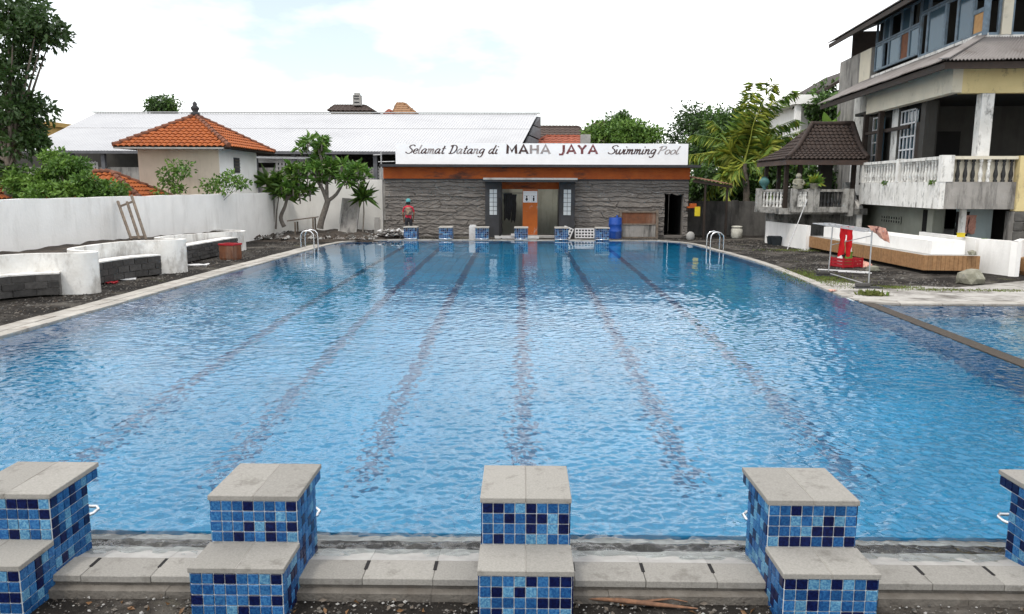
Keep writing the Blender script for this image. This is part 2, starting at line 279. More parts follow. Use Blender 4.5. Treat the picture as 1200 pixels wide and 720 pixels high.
def tree(name, base, top, rad, nleaf, ln, label, cat='tree', mats=('lf_dark', 'lf_mid'), trunk_r=.14, clumps=26, group=None, seed=0, flat=.9, trunk=True, spread=.28, bark='bark', lean=(0, 0), shape=None):
    """base point, crown centre, crown radii (3)"""
    rng = np.random.default_rng(seed+11)
    b = Vector(base); c = Vector(top)-b; root = empty(name, b, 0, label, cat, group)
    cl = []
    while len(cl) < clumps:
        q = rng.uniform(-1, 1, 3); r = np.linalg.norm(q)
        if .35 < r < 1 and (q[2] > -.75): cl.append(q*np.array(rad)*(.62+.38*rng.random())+np.array(c))
    if shape is not None: cl = [np.array(Vector(s)-b) for s in shape]
    cl = np.array(cl); k = len(cl)
    sz = rng.uniform(.7, 1.25, k)*spread*np.mean(rad)
    which = rng.integers(0, k, nleaf)
    off = rng.normal(size=(nleaf, 3)); off /= np.linalg.norm(off, axis=1)[:, None]; off *= (rng.random(nleaf)**.45)[:, None]
    C = cl[which]+off*sz[which][:, None]*np.array([1.15, 1.15, flat*.85])
    D = off+rng.normal(size=(nleaf, 3))*.7; D[:, 2] -= .15
    mi = (rng.random(nleaf) < .25+.5*(which % 3 == 0)).astype(int) if len(mats) > 1 else None
    me = leaf_mesh('crown', C, D, rng.uniform(.7, 1.25, nleaf)*ln, rng.uniform(.42, .62, nleaf)*ln, mats, mi)
    link('crown', me, root, kind='stuff')
    if trunk:
        mb = MB(); fork = c*.62+Vector((lean[0], lean[1], 0))
        pts = smooth_path([(0, 0, -.1), fork*.35+Vector((.04, .03, 0)), fork*.7+Vector((-.05, .02, 0)), fork], 3)
        mb.tube(pts, [trunk_r*(1-.5*i/(len(pts)-1)) for i in range(len(pts))], 8)
        for i in range(0, k, max(1, k//16)):
            e = Vector(cl[i]); mid = fork.lerp(e, .5)+Vector((0, 0, -.08*e.length*.2))
            mb.tube([fork*(.82+.18*((i*7) % 5)/5), mid, e], [trunk_r*.38, trunk_r*.24, trunk_r*.08], 5, cap=False)
        obj('trunk', mb, bark, root)
    return root

# ================================================================== GROUND, POOL, WATER
POOL = [(-7.78, 4.72), (-7.62, 15), (-7.45, 24.3), (-7.38, 26.8), (-7.36, 28.3), (-7.25, 29.7), (-6.98, 30.7), (-6.4, 31.4), (-5.4, 31.8), (-4.2, 31.9), (4.6, 32.1), (5.6, 31.95), (6.25, 31.4), (6.6, 30.5), (6.74, 29.3), (6.8, 27.6),
        (6.95, 25.5), (7.02, 22.1), (6.72, 17.4), (6.56, 15.2)]
POOL2 = [(6.95, 14.75), (16.5, 14.95), (16.5, 4.72)]
RING = POOL+POOL2       # closes along the near side
def fill_with_hole(name, outer, inner, z, mat, kind):
    bm = bmesh.new(); es = []
    for loop in (outer, inner):
        vsx = [bm.verts.new((x, y, z)) for x, y in loop]
        es += [bm.edges.new((vsx[i], vsx[(i+1) % len(vsx)])) for i in range(len(vsx))]
    bmesh.ops.triangle_fill(bm, use_beauty=True, use_dissolve=False, edges=es, normal=(0, 0, 1))
    bmesh.ops.recalc_face_normals(bm, faces=bm.faces[:])
    if bm.faces[0].normal.z < 0: bmesh.ops.reverse_faces(bm, faces=bm.faces[:])
    me = bpy.data.meshes.new(name); bm.to_mesh(me); bm.free(); me.materials.append(mat)
    return link(name, me, kind=kind)
def ground_material():
    m, t, p = nodes('bare_dirt'); N, L = t.nodes.new, t.links.new
    tc = N('ShaderNodeTexCoord'); p.inputs['Roughness'].default_value = .95; p.inputs['Specular IOR Level'].default_value = .15
    def noise(scale, detail=8, rough=.65):
        n = N('ShaderNodeTexNoise'); n.inputs['Scale'].default_value = scale; n.inputs['Detail'].default_value = detail; n.inputs['Roughness'].default_value = rough
        L(tc.outputs['Object'], n.inputs['Vector']); return n.outputs['Fac']
    def ramp(fac, a, b, ca, cb):
        r = N('ShaderNodeValToRGB'); r.color_ramp.elements[0].position = a; r.color_ramp.elements[1].position = b
        r.color_ramp.elements[0].color = (*ca, 1); r.color_ramp.elements[1].color = (*cb, 1); L(fac, r.inputs['Fac']); return r.outputs['Color']
    def mix(f, a, b):
        x = N('ShaderNodeMixRGB'); L(f, x.inputs['Fac']); L(a, x.inputs['Color1']); L(b, x.inputs['Color2']); return x.outputs[0]
    base = ramp(noise(1.1), .35, .68, (.010, .0085, .0075), (.036, .031, .026))
    chips = ramp(noise(16, 4), .63, .70, (0, 0, 0), (.75, .75, .75)); pale = ramp(noise(30, 2), .3, .7, (.20, .18, .16), (.42, .39, .35))
    patch = ramp(noise(.55, 9, .72), .49, .63, (0, 0, 0), (.75, .75, .75)); grey = ramp(noise(9), .3, .7, (.085, .075, .064), (.19, .172, .15))
    green = ramp(noise(.9, 7), .60, .68, (0, 0, 0), (.6, .6, .6)); moss = ramp(noise(12), .3, .7, (.07, .08, .025), (.12, .12, .045))
    L(mix(chips, mix(patch, mix(green, base, moss), grey), pale), p.inputs['Base Color'])
    bp = N('ShaderNodeBump'); bp.inputs['Strength'].default_value = .9; bp.inputs['Distance'].default_value = .06; L(noise(11, 8, .7), bp.inputs['Height']); L(bp.outputs[0], p.inputs['Normal'])
    return m
MT['ground'] = ground_material()
fill_with_hole('ground', [(-400, 4.11), (400, 4.11), (400, 700), (-400, 700)], [(x+(-.1 if x < 0 else .1), y+(.05 if y > 20 else -.1)) for x, y in RING], -.035, MT['ground'], 'structure')
# pool basin: floor tile, walls
def pool_tile(name, cA, cB, grout, sx=2.2):
    m, t, p = nodes(name); N, L = t.nodes.new, t.links.new
    tc = N('ShaderNodeTexCoord'); br = N('ShaderNodeTexBrick'); br.offset = 0; br.inputs['Scale'].default_value = 1.
    br.inputs['Brick Width'].default_value = .30; br.inputs['Row Height'].default_value = .30; br.inputs['Mortar Size'].default_value = .016; br.inputs['Bias'].default_value = 0
    br.inputs['Color1'].default_value = (*cA, 1); br.inputs['Color2'].default_value = (*cB, 1); br.inputs['Mortar'].default_value = (*grout, 1)
    L(tc.outputs['Object'], br.inputs['Vector'])
    no = N('ShaderNodeTexNoise'); no.inputs['Scale'].default_value = .8; no.inputs['Detail'].default_value = 6; L(tc.outputs['Object'], no.inputs['Vector'])
    mr = N('ShaderNodeMapRange'); mr.inputs['From Min'].default_value = .3; mr.inputs['From Max'].default_value = .7; mr.inputs['To Min'].default_value = .82; mr.inputs['To Max'].default_value = 1.12
    L(no.outputs['Fac'], mr.inputs['Value']); hs = N('ShaderNodeHueSaturation'); L(mr.outputs[0], hs.inputs['Value']); L(br.outputs['Color'], hs.inputs['Color'])
    L(hs.outputs[0], p.inputs['Base Color']); p.inputs['Roughness'].default_value = .4
    return m
MT['floor'] = pool_tile('pool_floor_tile', (.002, .212, .405), (.004, .248, .45), (.002, .160, .32))
MT['poolwall'] = pm('pool_wall_tile', (.010, .16, .34), (.015, .20, .39), 8, .4)
MT['lane'] = pm('navy_lane_tile', (.001, .072, .170), (.001, .088, .20), 6, .4)
DEP = -1.5
mb = MB(); mb.add([(x, y, DEP) for x, y in RING], [tuple(range(len(RING)))[::-1]])
basin = obj('pool_basin', mb, 'floor', kind='structure')
mb = MB()
for i in range(len(RING)):
    a, b = RING[i], RING[(i+1) % len(RING)]
    if i == len(POOL)-1: continue
    mb.add([(a[0], a[1], DEP), (b[0], b[1], DEP), (b[0], b[1], -.02), (a[0], a[1], -.02)], [(0, 1, 2, 3)])
a, b = POOL[-1], POOL2[0]; mb.add([(a[0], a[1], DEP), (b[0], b[1], DEP), (b[0], b[1], -.02), (a[0], a[1], -.02)], [(0, 1, 2, 3)])
obj('basin_wall', mb, 'poolwall', basin)
BX = [-4.42, -2.92, -1.51, .03, 1.64, 3.23]                                 # near lane centres
FX = [A(x, 270, 32.2).x for x in (481.7, 522.7, 565, 610.8, 658, 705.5)]     # far lane centres
for i in range(6):
    a, b = (BX[i], 7.0), (FX[i], 30.9); wl = .09
    obj('lane_line', MB().hexa([(a[0]-wl, a[1], DEP+.002), (a[0]+wl, a[1], DEP+.002), (b[0]+wl, b[1], DEP+.002), (b[0]-wl, b[1], DEP+.002)],
                               [(a[0]-wl, a[1], DEP+.008), (a[0]+wl, a[1], DEP+.008), (b[0]+wl, b[1], DEP+.008), (b[0]-wl, b[1], DEP+.008)]), 'lane', basin)
# low wall between the two pools, its top awash
obj('divider_wall', MB().hexa([(6.62, 15.3, DEP), (6.62-.62, 4.7, DEP), (6.9-.62, 4.7, DEP), (6.9, 15.3, DEP)], [(6.62, 15.3, -.06), (6.62-.62, 4.7, -.06), (6.9-.62, 4.7, -.06), (6.9, 15.3, -.06)]), 'poolwall', basin)
obj('divider_cap', MB().hexa([(6.64, 15.3, -.0598), (6.64-.62, 4.7, -.0598), (6.88-.62, 4.7, -.0598), (6.88, 15.3, -.0598)], [(6.64, 15.3, -.012), (6.64-.62, 4.7, -.012), (6.88-.62, 4.7, -.012), (6.88, 15.3, -.012)]), 'brown', basin)
# water: a rippled surface mesh, wind ripples dying out in the lee of the building
m, t, p = nodes('pool_water'); MT['water'] = m
p.inputs['Base Color'].default_value = (.90, .985, 1, 1); p.inputs['Transmission Weight'].default_value = 1; p.inputs['IOR'].default_value = 1.333; p.inputs['Roughness'].default_value = .0
WZ = -.022
def inside(poly, X, Y):
    r = np.zeros(X.shape, bool); n = len(poly)
    for i in range(n):
        (x1, y1), (x2, y2) = poly[i], poly[(i+1) % n]
        if y1 == y2: continue
        c = ((y1 > Y) != (y2 > Y)) & (X < (x2-x1)*(Y-y1)/(y2-y1)+x1); r ^= c
    return r
def water_mesh():
    rng = np.random.default_rng(4); WAVES = []
    def band(n, l0, l1, rms, spread, main):
        out = []
        for _ in range(n):
            lam = math.exp(rng.uniform(math.log(l0), math.log(l1))); k = 2*math.pi/lam; th = main+rng.normal()*spread
            out.append((k*math.cos(th), k*math.sin(th), rng.uniform(0, 6.28), rms*math.sqrt(2./n)/k))
        return out
    B = [band(40, .048, .095, WS[0], .8, 1.5), band(40, .095, .19, WS[1], .8, 1.5), band(26, .19, .5, WS[2], 1.0, 1.6), band(10, .8, 2.2, WS[3], 1.5, 1.2)]
    def height(X, Y):
        gust = .70+.6*(.5+.5*np.sin(X*.55+1.3*np.sin(Y*.31)+.6))*(.5+.5*np.sin(Y*.43+X*.17+2))
        fall = np.interp(Y, [4, 6, 8, 10, 13, 16, 20, 23, 26, 29, 33], [1., .92, .70, .50, .36, .30, .24, .16, .08, .04, .025])
        amp = (fall*gust*np.interp(Y, [4, 8, 13.9], [1, .9, 0.]), fall*gust*np.interp(Y, [4, 14, 21.9, 26], [1, 1., .6, .3]), fall, np.interp(Y, [4, 20, 32], [1, .8, .35]))
        Z = np.zeros_like(X)
        for b, a_ in zip(B, amp):
            if a_.max() <= 0: continue
            Zb = np.zeros_like(X)
            for kx, ky, ph, a in b: Zb += a*np.sin(kx*X+ky*Y+ph)
            Z += Zb*a_
        return Z+WZ
    ex = [(x+(-.06 if x < 0 else .06), y+(.06 if y > 20 else 0)) for x, y in RING]; ex[0] = (-7.84, 4.33); ex[-1] = (16.56, 4.33)
    Vs, Qs, off = [], [], 0
    for y0, y1, x0, x1, dx, dy0, dy1 in ((4.33, 8., -5.6, 6.6, .0125, .0115, .014), (4.33, 8., -8., -5.6, .05, .03, .03), (4.33, 8., 6.6, 16.7, .06, .04, .04), (8., 14., -7.95, 9.6, .021, .017, .021), (8., 14., 9.6, 16.7, .06, .04, .04), (14., 22., -7.95, 16.7, .032, .026, .034), (22., 32.4, -7.95, 8., .05, .04, .05)):
        n = int((y1-y0)/((dy0+dy1)/2)); tt = np.linspace(0, 1, n+1); ys = y0+(y1-y0)*(tt*dy0+(dy1-dy0)*tt*tt/2)/((dy0+dy1)/2); xs = np.linspace(x0, x1, int((x1-x0)/dx)+1)
        X, Y = np.meshgrid(xs, ys); Z = height(X, Y)
        cx, cy = (X[:-1, :-1]+X[1:, 1:])/2, (Y[:-1, :-1]+Y[1:, 1:])/2; keep = inside(ex, cx, cy)
        nr, nc = X.shape; idx = np.arange(nr*nc).reshape(nr, nc)
        q = np.stack([idx[:-1, :-1], idx[:-1, 1:], idx[1:, 1:], idx[1:, :-1]], -1)[keep]
        used = np.unique(q); rem = np.zeros(nr*nc, np.int64); rem[used] = np.arange(len(used))
        Vs.append(np.stack([X.ravel(), Y.ravel(), Z.ravel()], 1)[used]); Qs.append(rem[q]+off); off += len(used)
    V = np.concatenate(Vs).astype(np.float32); q = np.concatenate(Qs)
    me = bpy.data.meshes.new('water'); me.vertices.add(len(V)); me.vertices.foreach_set('co', V.ravel()); n = len(q)
    me.loops.add(4*n); me.polygons.add(n); me.loops.foreach_set('vertex_index', q.ravel().astype(np.int32))
    me.polygons.foreach_set('loop_start', (np.arange(n)*4).astype(np.int32)); me.polygons.foreach_set('loop_total', np.full(n, 4, np.int32)); me.polygons.foreach_set('use_smooth', np.ones(n, bool))
    me.update(calc_edges=True); me.materials.append(MT['water']); print('water quads', n); return me
WS = (.265, .185, .055, .008)
link('water', water_mesh(), kind='structure')

# ------------------------------------------------------------------ near edge: two rows of slabs, kerb, gravel
cop = link('coping', None, kind='structure')
me_t = MB().hexa([(-.2005, 0, -.05), (.2005, 0, -.05), (.2005, .40, -.12), (-.2005, .40, -.12)], [(-.2005, 0, -.003), (.2005, 0, -.003), (.2005, .40, -.068), (-.2005, .40, -.068)]).mesh('coping_tile', 'coping')
me_s = MB().box(-.2, .2, 0, .225, -.036, .004).mesh('slab', 'slab'); bevel(me_s, .003)
me_d = MB().box(-.010, .010, 0, .105, -.02, .0062).mesh('drain_slot', 'black')
x0 = -5.13
for i in range(52):
    x = x0+i*.403
    link('coping_tile', me_t, cop, (x, 4.315, 0)); link('slab', me_s, cop, (x+random.uniform(-.001, .001), 4.085, random.uniform(-.002, .002)))
    link('drain_slot', me_d, cop, (x+.2015, 4.19, 0))
obj('bedding', MB().box(-6, 16.6, 4.10, 4.72, -.35, -.125).box(-6, 16.6, 4.10, 4.31, -.1249, -.037), 'kerb', cop)
kb = MB()
for i in range(44):
    a = -6+i*.5; j = noise2(a, 2)*.012
    kb.box(a, a+.499, 4.03+j, 4.099, -.45, -.058+noise2(a, 5)*.006)
obj('kerb', kb, 'kerb', kind='structure')
# rough gravel strip under the camera side
n1, n2 = 150, 60; V = []; Fq = []
for j in range(n2+1):
    for i in range(n1+1):
        x, y = -9+i*26/n1, -3+j*7.06/n2
        V.append((x, y, -.105+.014*noise2(x*2.1, y*2.4, 1)+.009*noise2(x*9, y*8, 3)))
for j in range(n2):
    for i in range(n1): q = j*(n1+1)+i; Fq.append((q, q+1, q+n1+2, q+n1+1))
obj('gravel_ground', MB().add(V, Fq, 0, True), 'ground', kind='structure')
def stone_scatter(name, pts, smin, smax, mats, kind='stuff', label=None, cat=None):
    mb = MB()
    for x, y, z in pts:
        s = random.uniform(smin, smax)*(1 if random.random() < .85 else 1.8); k = [random.uniform(.6, 1.2) for _ in range(6)]
        mb.add([(x+s*k[0], y, z), (x, y+s*k[1], z), (x-s*k[2], y, z), (x, y-s*k[3], z), (x+s*.2, y, z+s*k[4]*.8), (x, y, z-s*.5)],
               [(0, 1, 4), (1, 2, 4), (2, 3, 4), (3, 0, 4), (1, 0, 5), (2, 1, 5), (3, 2, 5), (0, 3, 5)], random.randrange(len(mats)))
    return obj(name, mb, mats, kind=kind, label=label, cat=cat)
stone_scatter('gravel', [(random.uniform(-3.4, 3.6), random.uniform(3.4, 4.03), -.105+random.uniform(-.01, .02)) for _ in range(5200)], .003, .010, ['stone', 'concrete', 'soil', 'kerb'], label='loose gravel and chippings below the near pool edge', cat='gravel')
# fallen leaves and a split stick on the gravel
n = 130; C = np.stack([RNG.uniform(-3, 3.4, n), RNG.uniform(3.75, 4.02, n), np.full(n, -.085)], 1); D = RNG.normal(size=(n, 3)); D[:, 2] *= .25
link('leaf_litter', leaf_mesh('leaf_litter', C, D, .05, .022, ['lf_dry', 'bark'], RNG.integers(0, 2, n)), kind='stuff', label='dry brown leaf litter below the near pool edge', cat='litter')
o = G(745, 706, -.08)
MT['woodstick'] = pm('split_wood', (.20, .10, .055), (.10, .055, .035), 25, .9)
obj('split_stick', MB().tube([Vector((-.36, .03, 0)), Vector((-.1, .0, .012)), Vector((.15, -.02, .0)), Vector((.42, -.04, -.01))], [.010, .022, .019, .006], 6).tube([Vector((.05, .0, .01)), Vector((.25, .04, .02)), Vector((.36, .03, .0))], [.012, .009, .004], 5), 'woodstick', loc=o, scale=(.8, .8, .6), rz=-.05, label='split reddish stick lying on gravel beside the centre starting block', cat='stick')

# ------------------------------------------------------------------ coping round the other sides, slab by slab
def offset_path(path, d):
    out = []
    for i, p in enumerate(path):
        a, b = path[max(i-1, 0)], path[min(i+1, len(path)-1)]; t = (b-a).normalized(); out.append(p+Vector((-t.y, t.x, 0))*d)
    return out
def resample(path, step):
    out = [path[0]]; acc = 0
    for a, b in zip(path, path[1:]):
        L_ = (b-a).length
        while acc+L_ >= step:
            t = (step-acc)/L_; a = a.lerp(b, t); out.append(a); L_ = (b-a).length; acc = 0
        acc += L_
    return out
def ring_slabs(path, d0, d1, step, z0, z1, name, mat, parent, jit=.0):
    pts = resample(path, step); i0 = offset_path(pts, d0); i1 = offset_path(pts, d1)
    for k in range(len(pts)-1):
        g = .012; dz = random.uniform(-jit, jit)
        a, b = i0[k].lerp(i0[k+1], g), i0[k].lerp(i0[k+1], 1-g); c, e = i1[k].lerp(i1[k+1], g), i1[k].lerp(i1[k+1], 1-g)
        q = [a, b, e, c]; ctr = sum(q, Vector())/4
        obj(name, MB().hexa([(p.x-ctr.x, p.y-ctr.y, z0) for p in q], [(p.x-ctr.x, p.y-ctr.y, z1) for p in q]), mat, parent, loc=(ctr.x, ctr.y, dz))
P3 = [Vector((x, y, 0)) for x, y in POOL]
sp = smooth_path(P3[1:], 5); full = [P3[0]+(P3[1]-P3[0])*(i/40) for i in range(40)]+sp
ring_slabs(full, -.03, .20, .62, -.15, .006, 'coping_stone', 'copingfar', cop, .005)
ring_slabs([p for p in full if p.y < 29.2 and p.x < 0], .205, .50, .62, -.15, .012, 'slab', 'copingfar', cop, .006)
ring_slabs([Vector((6.62, 15.1, 0)), Vector((6.95, 14.75, 0)), Vector((9, 14.8, 0)), Vector((12, 14.86, 0)), Vector((16.5, 14.95, 0))], -.03, .32, .8, -.15, .008, 'coping_stone', 'copingfar', cop, .004)
# pale concrete apron at the corner of the two pools
ap = [G(x, y, -.028) for x, y in ((935, 327), (975, 330), (1000, 333), (1030, 338), (1070, 336), (1120, 338), (1200, 330), (1290, 330))]
apron = [(6.72, 16.6), (6.66, 15.2), (7.0, 15.02), (16.5, 15.25)]+[(p.x, p.y) for p in ap[::-1]]
MT['apron'] = pm('pale_concrete_apron', (.46, .44, .41), (.36, .34, .31), 1.6, .95, .4, 30, stain=(.10, .088, .075), samt=.9, sscale=(1.4, 2.2, 1), sedge=(.46, .62))
obj('pavement', MB().prism(apron, -.05, -.014), 'apron', kind='structure')

# ================================================================== STARTING BLOCKS
TS = .0612; TD = .008
def tile_mesh(i):
    me = MB().box(-.0281, .0281, -TD, 0, -.0281, .0281).mesh('mosaic_tile', TILE[i]); return bevel(me, .002)
TM = [tile_mesh(i) for i in range(4)]
def pick(): return random.choices((0, 1, 2, 3), (22, 31, 29, 18))[0]
BW = .245       # half width of the tiled body
UT, LT = .45, .173; YF, YL, YB, YO = 4.125, 3.82, 4.50, 4.617     # upper / lower riser tops, front planes, back, overhang
def near_block(x, label):
    root = empty('starting_block', (x, 4.125, 0), 0, label, 'starting block', 'starting blocks along the near edge')
    y = lambda v: v-4.125
    b = MB().box(-BW, BW, y(YF), y(YB), -.3, UT).box(-BW, BW, y(YL), y(YF)+.01, -.3, LT).box(-BW, BW, y(YB)-.01, y(YO), UT-.07, UT)
    obj('body', b, 'grout', root)
    for nm, yy0, yy1, z in (('platform', YF-.012, YO+.012, UT), ('step', YL-.012, YF-.009, LT)):
        for s in (-1, 1):
            me = MB().box(min(0, s*(BW+.012))+(.001 if s > 0 else 0), max(0, s*(BW+.012))-(.001 if s < 0 else 0), y(yy0), y(yy1), z, z+.03).mesh(nm, 'cap'); bevel(me, .003); link(nm, me, root)
    for yy0, yy1, z in ((YF-.0125, YO+.0125, UT), (YL-.0125, YF-.0085, LT)): obj('joint', MB().box(-.0013, .0013, y(yy0), y(yy1), z+.005, z+.0302), 'copingfar', root)
    def face(u0, n, z1, rows, side):
        for r in range(rows):
            zc = z1-TS*(r+.5)-.003
            for c in range(n):
                u = u0+TS*(c+.5)
                if side == 'f': loc, rz = (u, 0, zc), 0
                elif side == 'r': loc, rz = (BW, u, zc), R(90)
                else: loc, rz = (-BW, u, zc), R(-90)
                yield loc, rz
    for (l, rz) in face(-BW, 8, UT, 4, 'f'): link('mosaic_tile', TM[pick()], root, (l[0], y(YF), l[2]), rz)
    for (l, rz) in face(-BW, 8, LT, 6, 'f'): link('mosaic_tile', TM[pick()], root, (l[0], y(YL), l[2]), rz)
    for sd in 'rl':
        for (l, rz) in face(0, 6, UT, 9, sd): link('mosaic_tile', TM[pick()], root, l, rz)
        for (l, rz) in face(6*TS, 2, UT, 1, sd): link('mosaic_tile', TM[pick()], root, (l[0], l[1]+.001, l[2]), rz)
        for (l, rz) in face(y(YL), 5, LT, 6, sd): link('mosaic_tile', TM[pick()], root, l, rz)
    back = MB()
    for r in range(6):
        for c in range(8):
            cx, cz = -BW+TS*(c+.5), UT-.07-TS*(r+.5)
            back.box(cx-.028, cx+.028, y(YB), y(YB)+TD, cz-.028, cz+.028, pick())
    obj('mosaic_facing', back, TILE, root, kind='stuff')
    h = .165; yb = y(YB)
    hp = [(-.20, yb, h), (-.235, yb+.06, h+.004), (-.24, yb+.11, h+.008), (-.21, yb+.15, h+.01), (.21, yb+.15, h+.01), (.24, yb+.11, h+.008), (.235, yb+.06, h+.004), (.20, yb, h)]
    obj('grab_bar', MB().tube(hp, .011, 8), 'steel', root)
    return root
for x, lb in zip(BX[1:], ('blue mosaic starting block cut off by the left picture edge', 'blue mosaic starting block standing second from left on the near pool edge',
                          'blue mosaic starting block seen straight on in the middle of the near pool edge', 'blue mosaic starting block standing second from right on the near pool edge',
                          'blue mosaic starting block cut off by the right picture edge')):
    near_block(x, lb)
ORD = ('leftmost', 'second from left', 'third from left', 'third from right', 'second from right', 'rightmost')
for i, x in enumerate(FX):
    root = empty('starting_block', (x, 32.0, -.02), 0, 'small blue tiled starting block at the far pool end, %s of six' % ORD[i], 'starting block', 'starting blocks along the far edge')
    obj('body', MB().box(-.265, .265, 0, .55, -.1, .5), 'grout', root)
    me = MB().box(-.29, .29, -.09, .58, .5, .55).mesh('platform', 'copingfar'); link('platform', me, root)
    fb = MB()
    for r in range(7):
        for c in range(7):
            cx, cz = -.265+.0757*(c+.5), .5-.072*(r+.5); fb.box(cx-.033, cx+.033, -.012, -.001, cz-.031, cz+.031, pick())
            for s in (-1, 1): fb.box(*(sorted((s*.266, s*.277))), .0757*c+.01, .0757*c+.07, cz-.031, cz+.031, pick())
    obj('mosaic_facing', fb, TILE, root, kind='stuff')
    obj('grab_bar', MB().tube([(-.27, -.01, .06), (-.27, -.12, .06), (.27, -.12, .06), (.27, -.01, .06)], .022, 6), 'steel', root)

# ================================================================== LEFT: YARD WALL, PLANTER WALL, BLOCK BENCHES
yw = empty('yard_wall', (-11.08, 22, 0), 0, 'long plain white yard wall along the left side of the pool', 'wall')
V = []; n = 60
mb = MB()
for i in range(n):
    a, b = -17+34*i/n*.93, -17+34*(i+1)/n*.93
    mb.hexa([(-.08, a, -.3), (.08, a, -.3), (.08, b, -.3), (-.08, b, -.3)], [(-.08, a, 1.885+.012*noise2(a, 1)), (.08, a, 1.885+.012*noise2(a, 1)), (.08, b, 1.885+.012*noise2(b, 1)), (-.08, b, 1.885+.012*noise2(b, 1))])
obj('wall_body', mb, 'white', yw)
bw_a, bw_b = A(341, 262, 36.6), A(449, 262, 36.6)
yb_ = empty('yard_wall', (bw_a.x, 36.6, 0), 0, 'taller white yard wall behind the frangipani trees, meeting the stone pool house', 'wall')
obj('wall_body', MB().box(-.9, bw_b.x-bw_a.x, 0, .16, -.3, A(400, 210.5, 36.6).z), 'white', yb_)
path = smooth_path([(-11.0, 10.5, 0), (-10.75, 13, 0), (-10.45, 14.7, 0), (-10.0, 15.45, 0), (-9.4, 15.62, 0), (-9.0, 15.72, 0), (-8.86, 15.98, 0), (-9.05, 16.25, 0), (-9.55, 16.45, 0), (-9.88, 16.95, 0), (-9.95, 17.8, 0), (-9.85, 18.8, 0),
                    (-9.55, 19.35, 0), (-9.1, 19.5, 0), (-8.82, 19.65, 0), (-8.72, 19.95, 0), (-8.92, 20.22, 0), (-9.45, 20.5, 0), (-9.95, 21.1, 0), (-10.15, 22.4, 0), (-10.1, 24.2, 0), (-9.95, 25.6, 0), (-9.7, 26.3, 0), (-9.62, 26.75, 0), (-9.8, 27.2, 0), (-10.3, 27.5, 0), (-10.98, 27.7, 0)], 7)
pw = empty('planter_wall', (-9.9, 20, 0), 0, 'low white serpentine planter wall with rounded ends in front of the yard wall', 'planter')
o0, o1 = offset_path(path, -.0), offset_path(path, .13)
mb = MB(); k = len(path)
hz = lambda p: .82-.19*max(0, min(1, (p.y-20)/6.5))
vs = []
for a, b in zip(o0, o1): vs += [(a.x, a.y, -.2), (a.x, a.y, hz(a)), (b.x, b.y, hz(a)), (b.x, b.y, -.2)]
vs = [(x+9.9, y-20, z) for x, y, z in vs]
fs = [(4*i+j, 4*i+(j+1) % 4, 4*i+4+(j+1) % 4, 4*i+4+j) for i in range(k-1) for j in range(3)]
mb.add(vs, [f[::-1] for f in fs], 0, False); obj('wall_body', mb, 'planter', pw)
# soil inside
sm = MB(); vs = []
for i, a in enumerate(o1): vs += [(a.x+9.9, a.y-20, hz(a)-.09+.03*noise2(a.x*3, a.y*3)), (-11.0+9.9, a.y-20, hz(a)-.05+.05*noise2(a.y*2, 1))]
sm.add(vs, [(2*i, 2*i+1, 2*i+3, 2*i+2) for i in range(k-1)], 0, True); obj('soil', sm, 'soil', pw)
def bench(pts, h, courses, bl, label):
    """block bench along a front path in the bays of the planter wall"""
    root = empty('block_bench', (pts[0][0], pts[0][1], 0), 0, label, 'bench', 'dark block benches in the planter bays')
    P = [Vector((x-pts[0][0], y-pts[0][1], 0)) for x, y in pts]; sp = resample(smooth_path(P, 10), bl); inn = offset_path(sp, .42)
    core = MB()
    for i in range(len(sp)-1):
        a, b = sp[i].lerp(inn[i], .04), sp[i+1].lerp(inn[i+1], .04)
        core.hexa([a, b, inn[i+1], inn[i]], [q+Vector((0, 0, h)) for q in (a, b, inn[i+1], inn[i])])
    obj('core', core, 'blockjoint', root)
    ch = h/courses
    for c in range(courses):
        for i in range(len(sp)-1):
            s = .5 if c % 2 else 0.
            j = min(i+1, len(sp)-2)
            a = sp[i].lerp(sp[i+1], s); b = sp[j].lerp(sp[j+1], s) if s and i+1 < len(sp)-1 else sp[i+1]
            if (b-a).length < .05: continue
            t = (b-a).normalized(); nrm = Vector((-t.y, t.x, 0))
            g = .012; pr = random.uniform(.006, .022)
            a2, b2 = a+t*g-nrm*pr, b-t*g-nrm*pr; z0, z1 = c*ch+.012, (c+1)*ch-.012
            q = [a2, b2, b2+nrm*.09, a2+nrm*.09]; m_ = (a2+b2)/2
            obj('block', MB().hexa([p-m_+Vector((0, 0, z0)) for p in q], [p-m_+Vector((0, 0, z1)) for p in q]), 'blockdark', root, loc=m_)
    top = MB()
    for i in range(len(sp)-1):
        a, b, c_, d = sp[i], sp[i+1], inn[i+1], inn[i]
        top.hexa([q+Vector((0, 0, h+.001)) for q in (a, b, c_, d)], [q+Vector((0, 0, h+.03)) for q in (a, b, c_, d)])
    obj('seat_screed', top, 'planter', root)
bench([(-10.45, 12.9), (-10.3, 14.2), (-9.95, 15.05), (-9.3, 15.42)], .42, 3, .42, 'dark block bench in the nearest planter bay, cut by the left picture edge')
bench([(-9.45, 16.55), (-9.5, 17.4), (-9.35, 18.4), (-8.95, 19.2)], .46, 3, .38, 'dark block bench in the middle planter bay beside scattered white scraps')
bench([(-9.35, 20.75), (-9.6, 22.0), (-9.6, 23.6), (-9.55, 25.2), (-9.5, 25.9)], .46, 4, .36, 'dark block bench in the farthest planter bay behind the red crate')
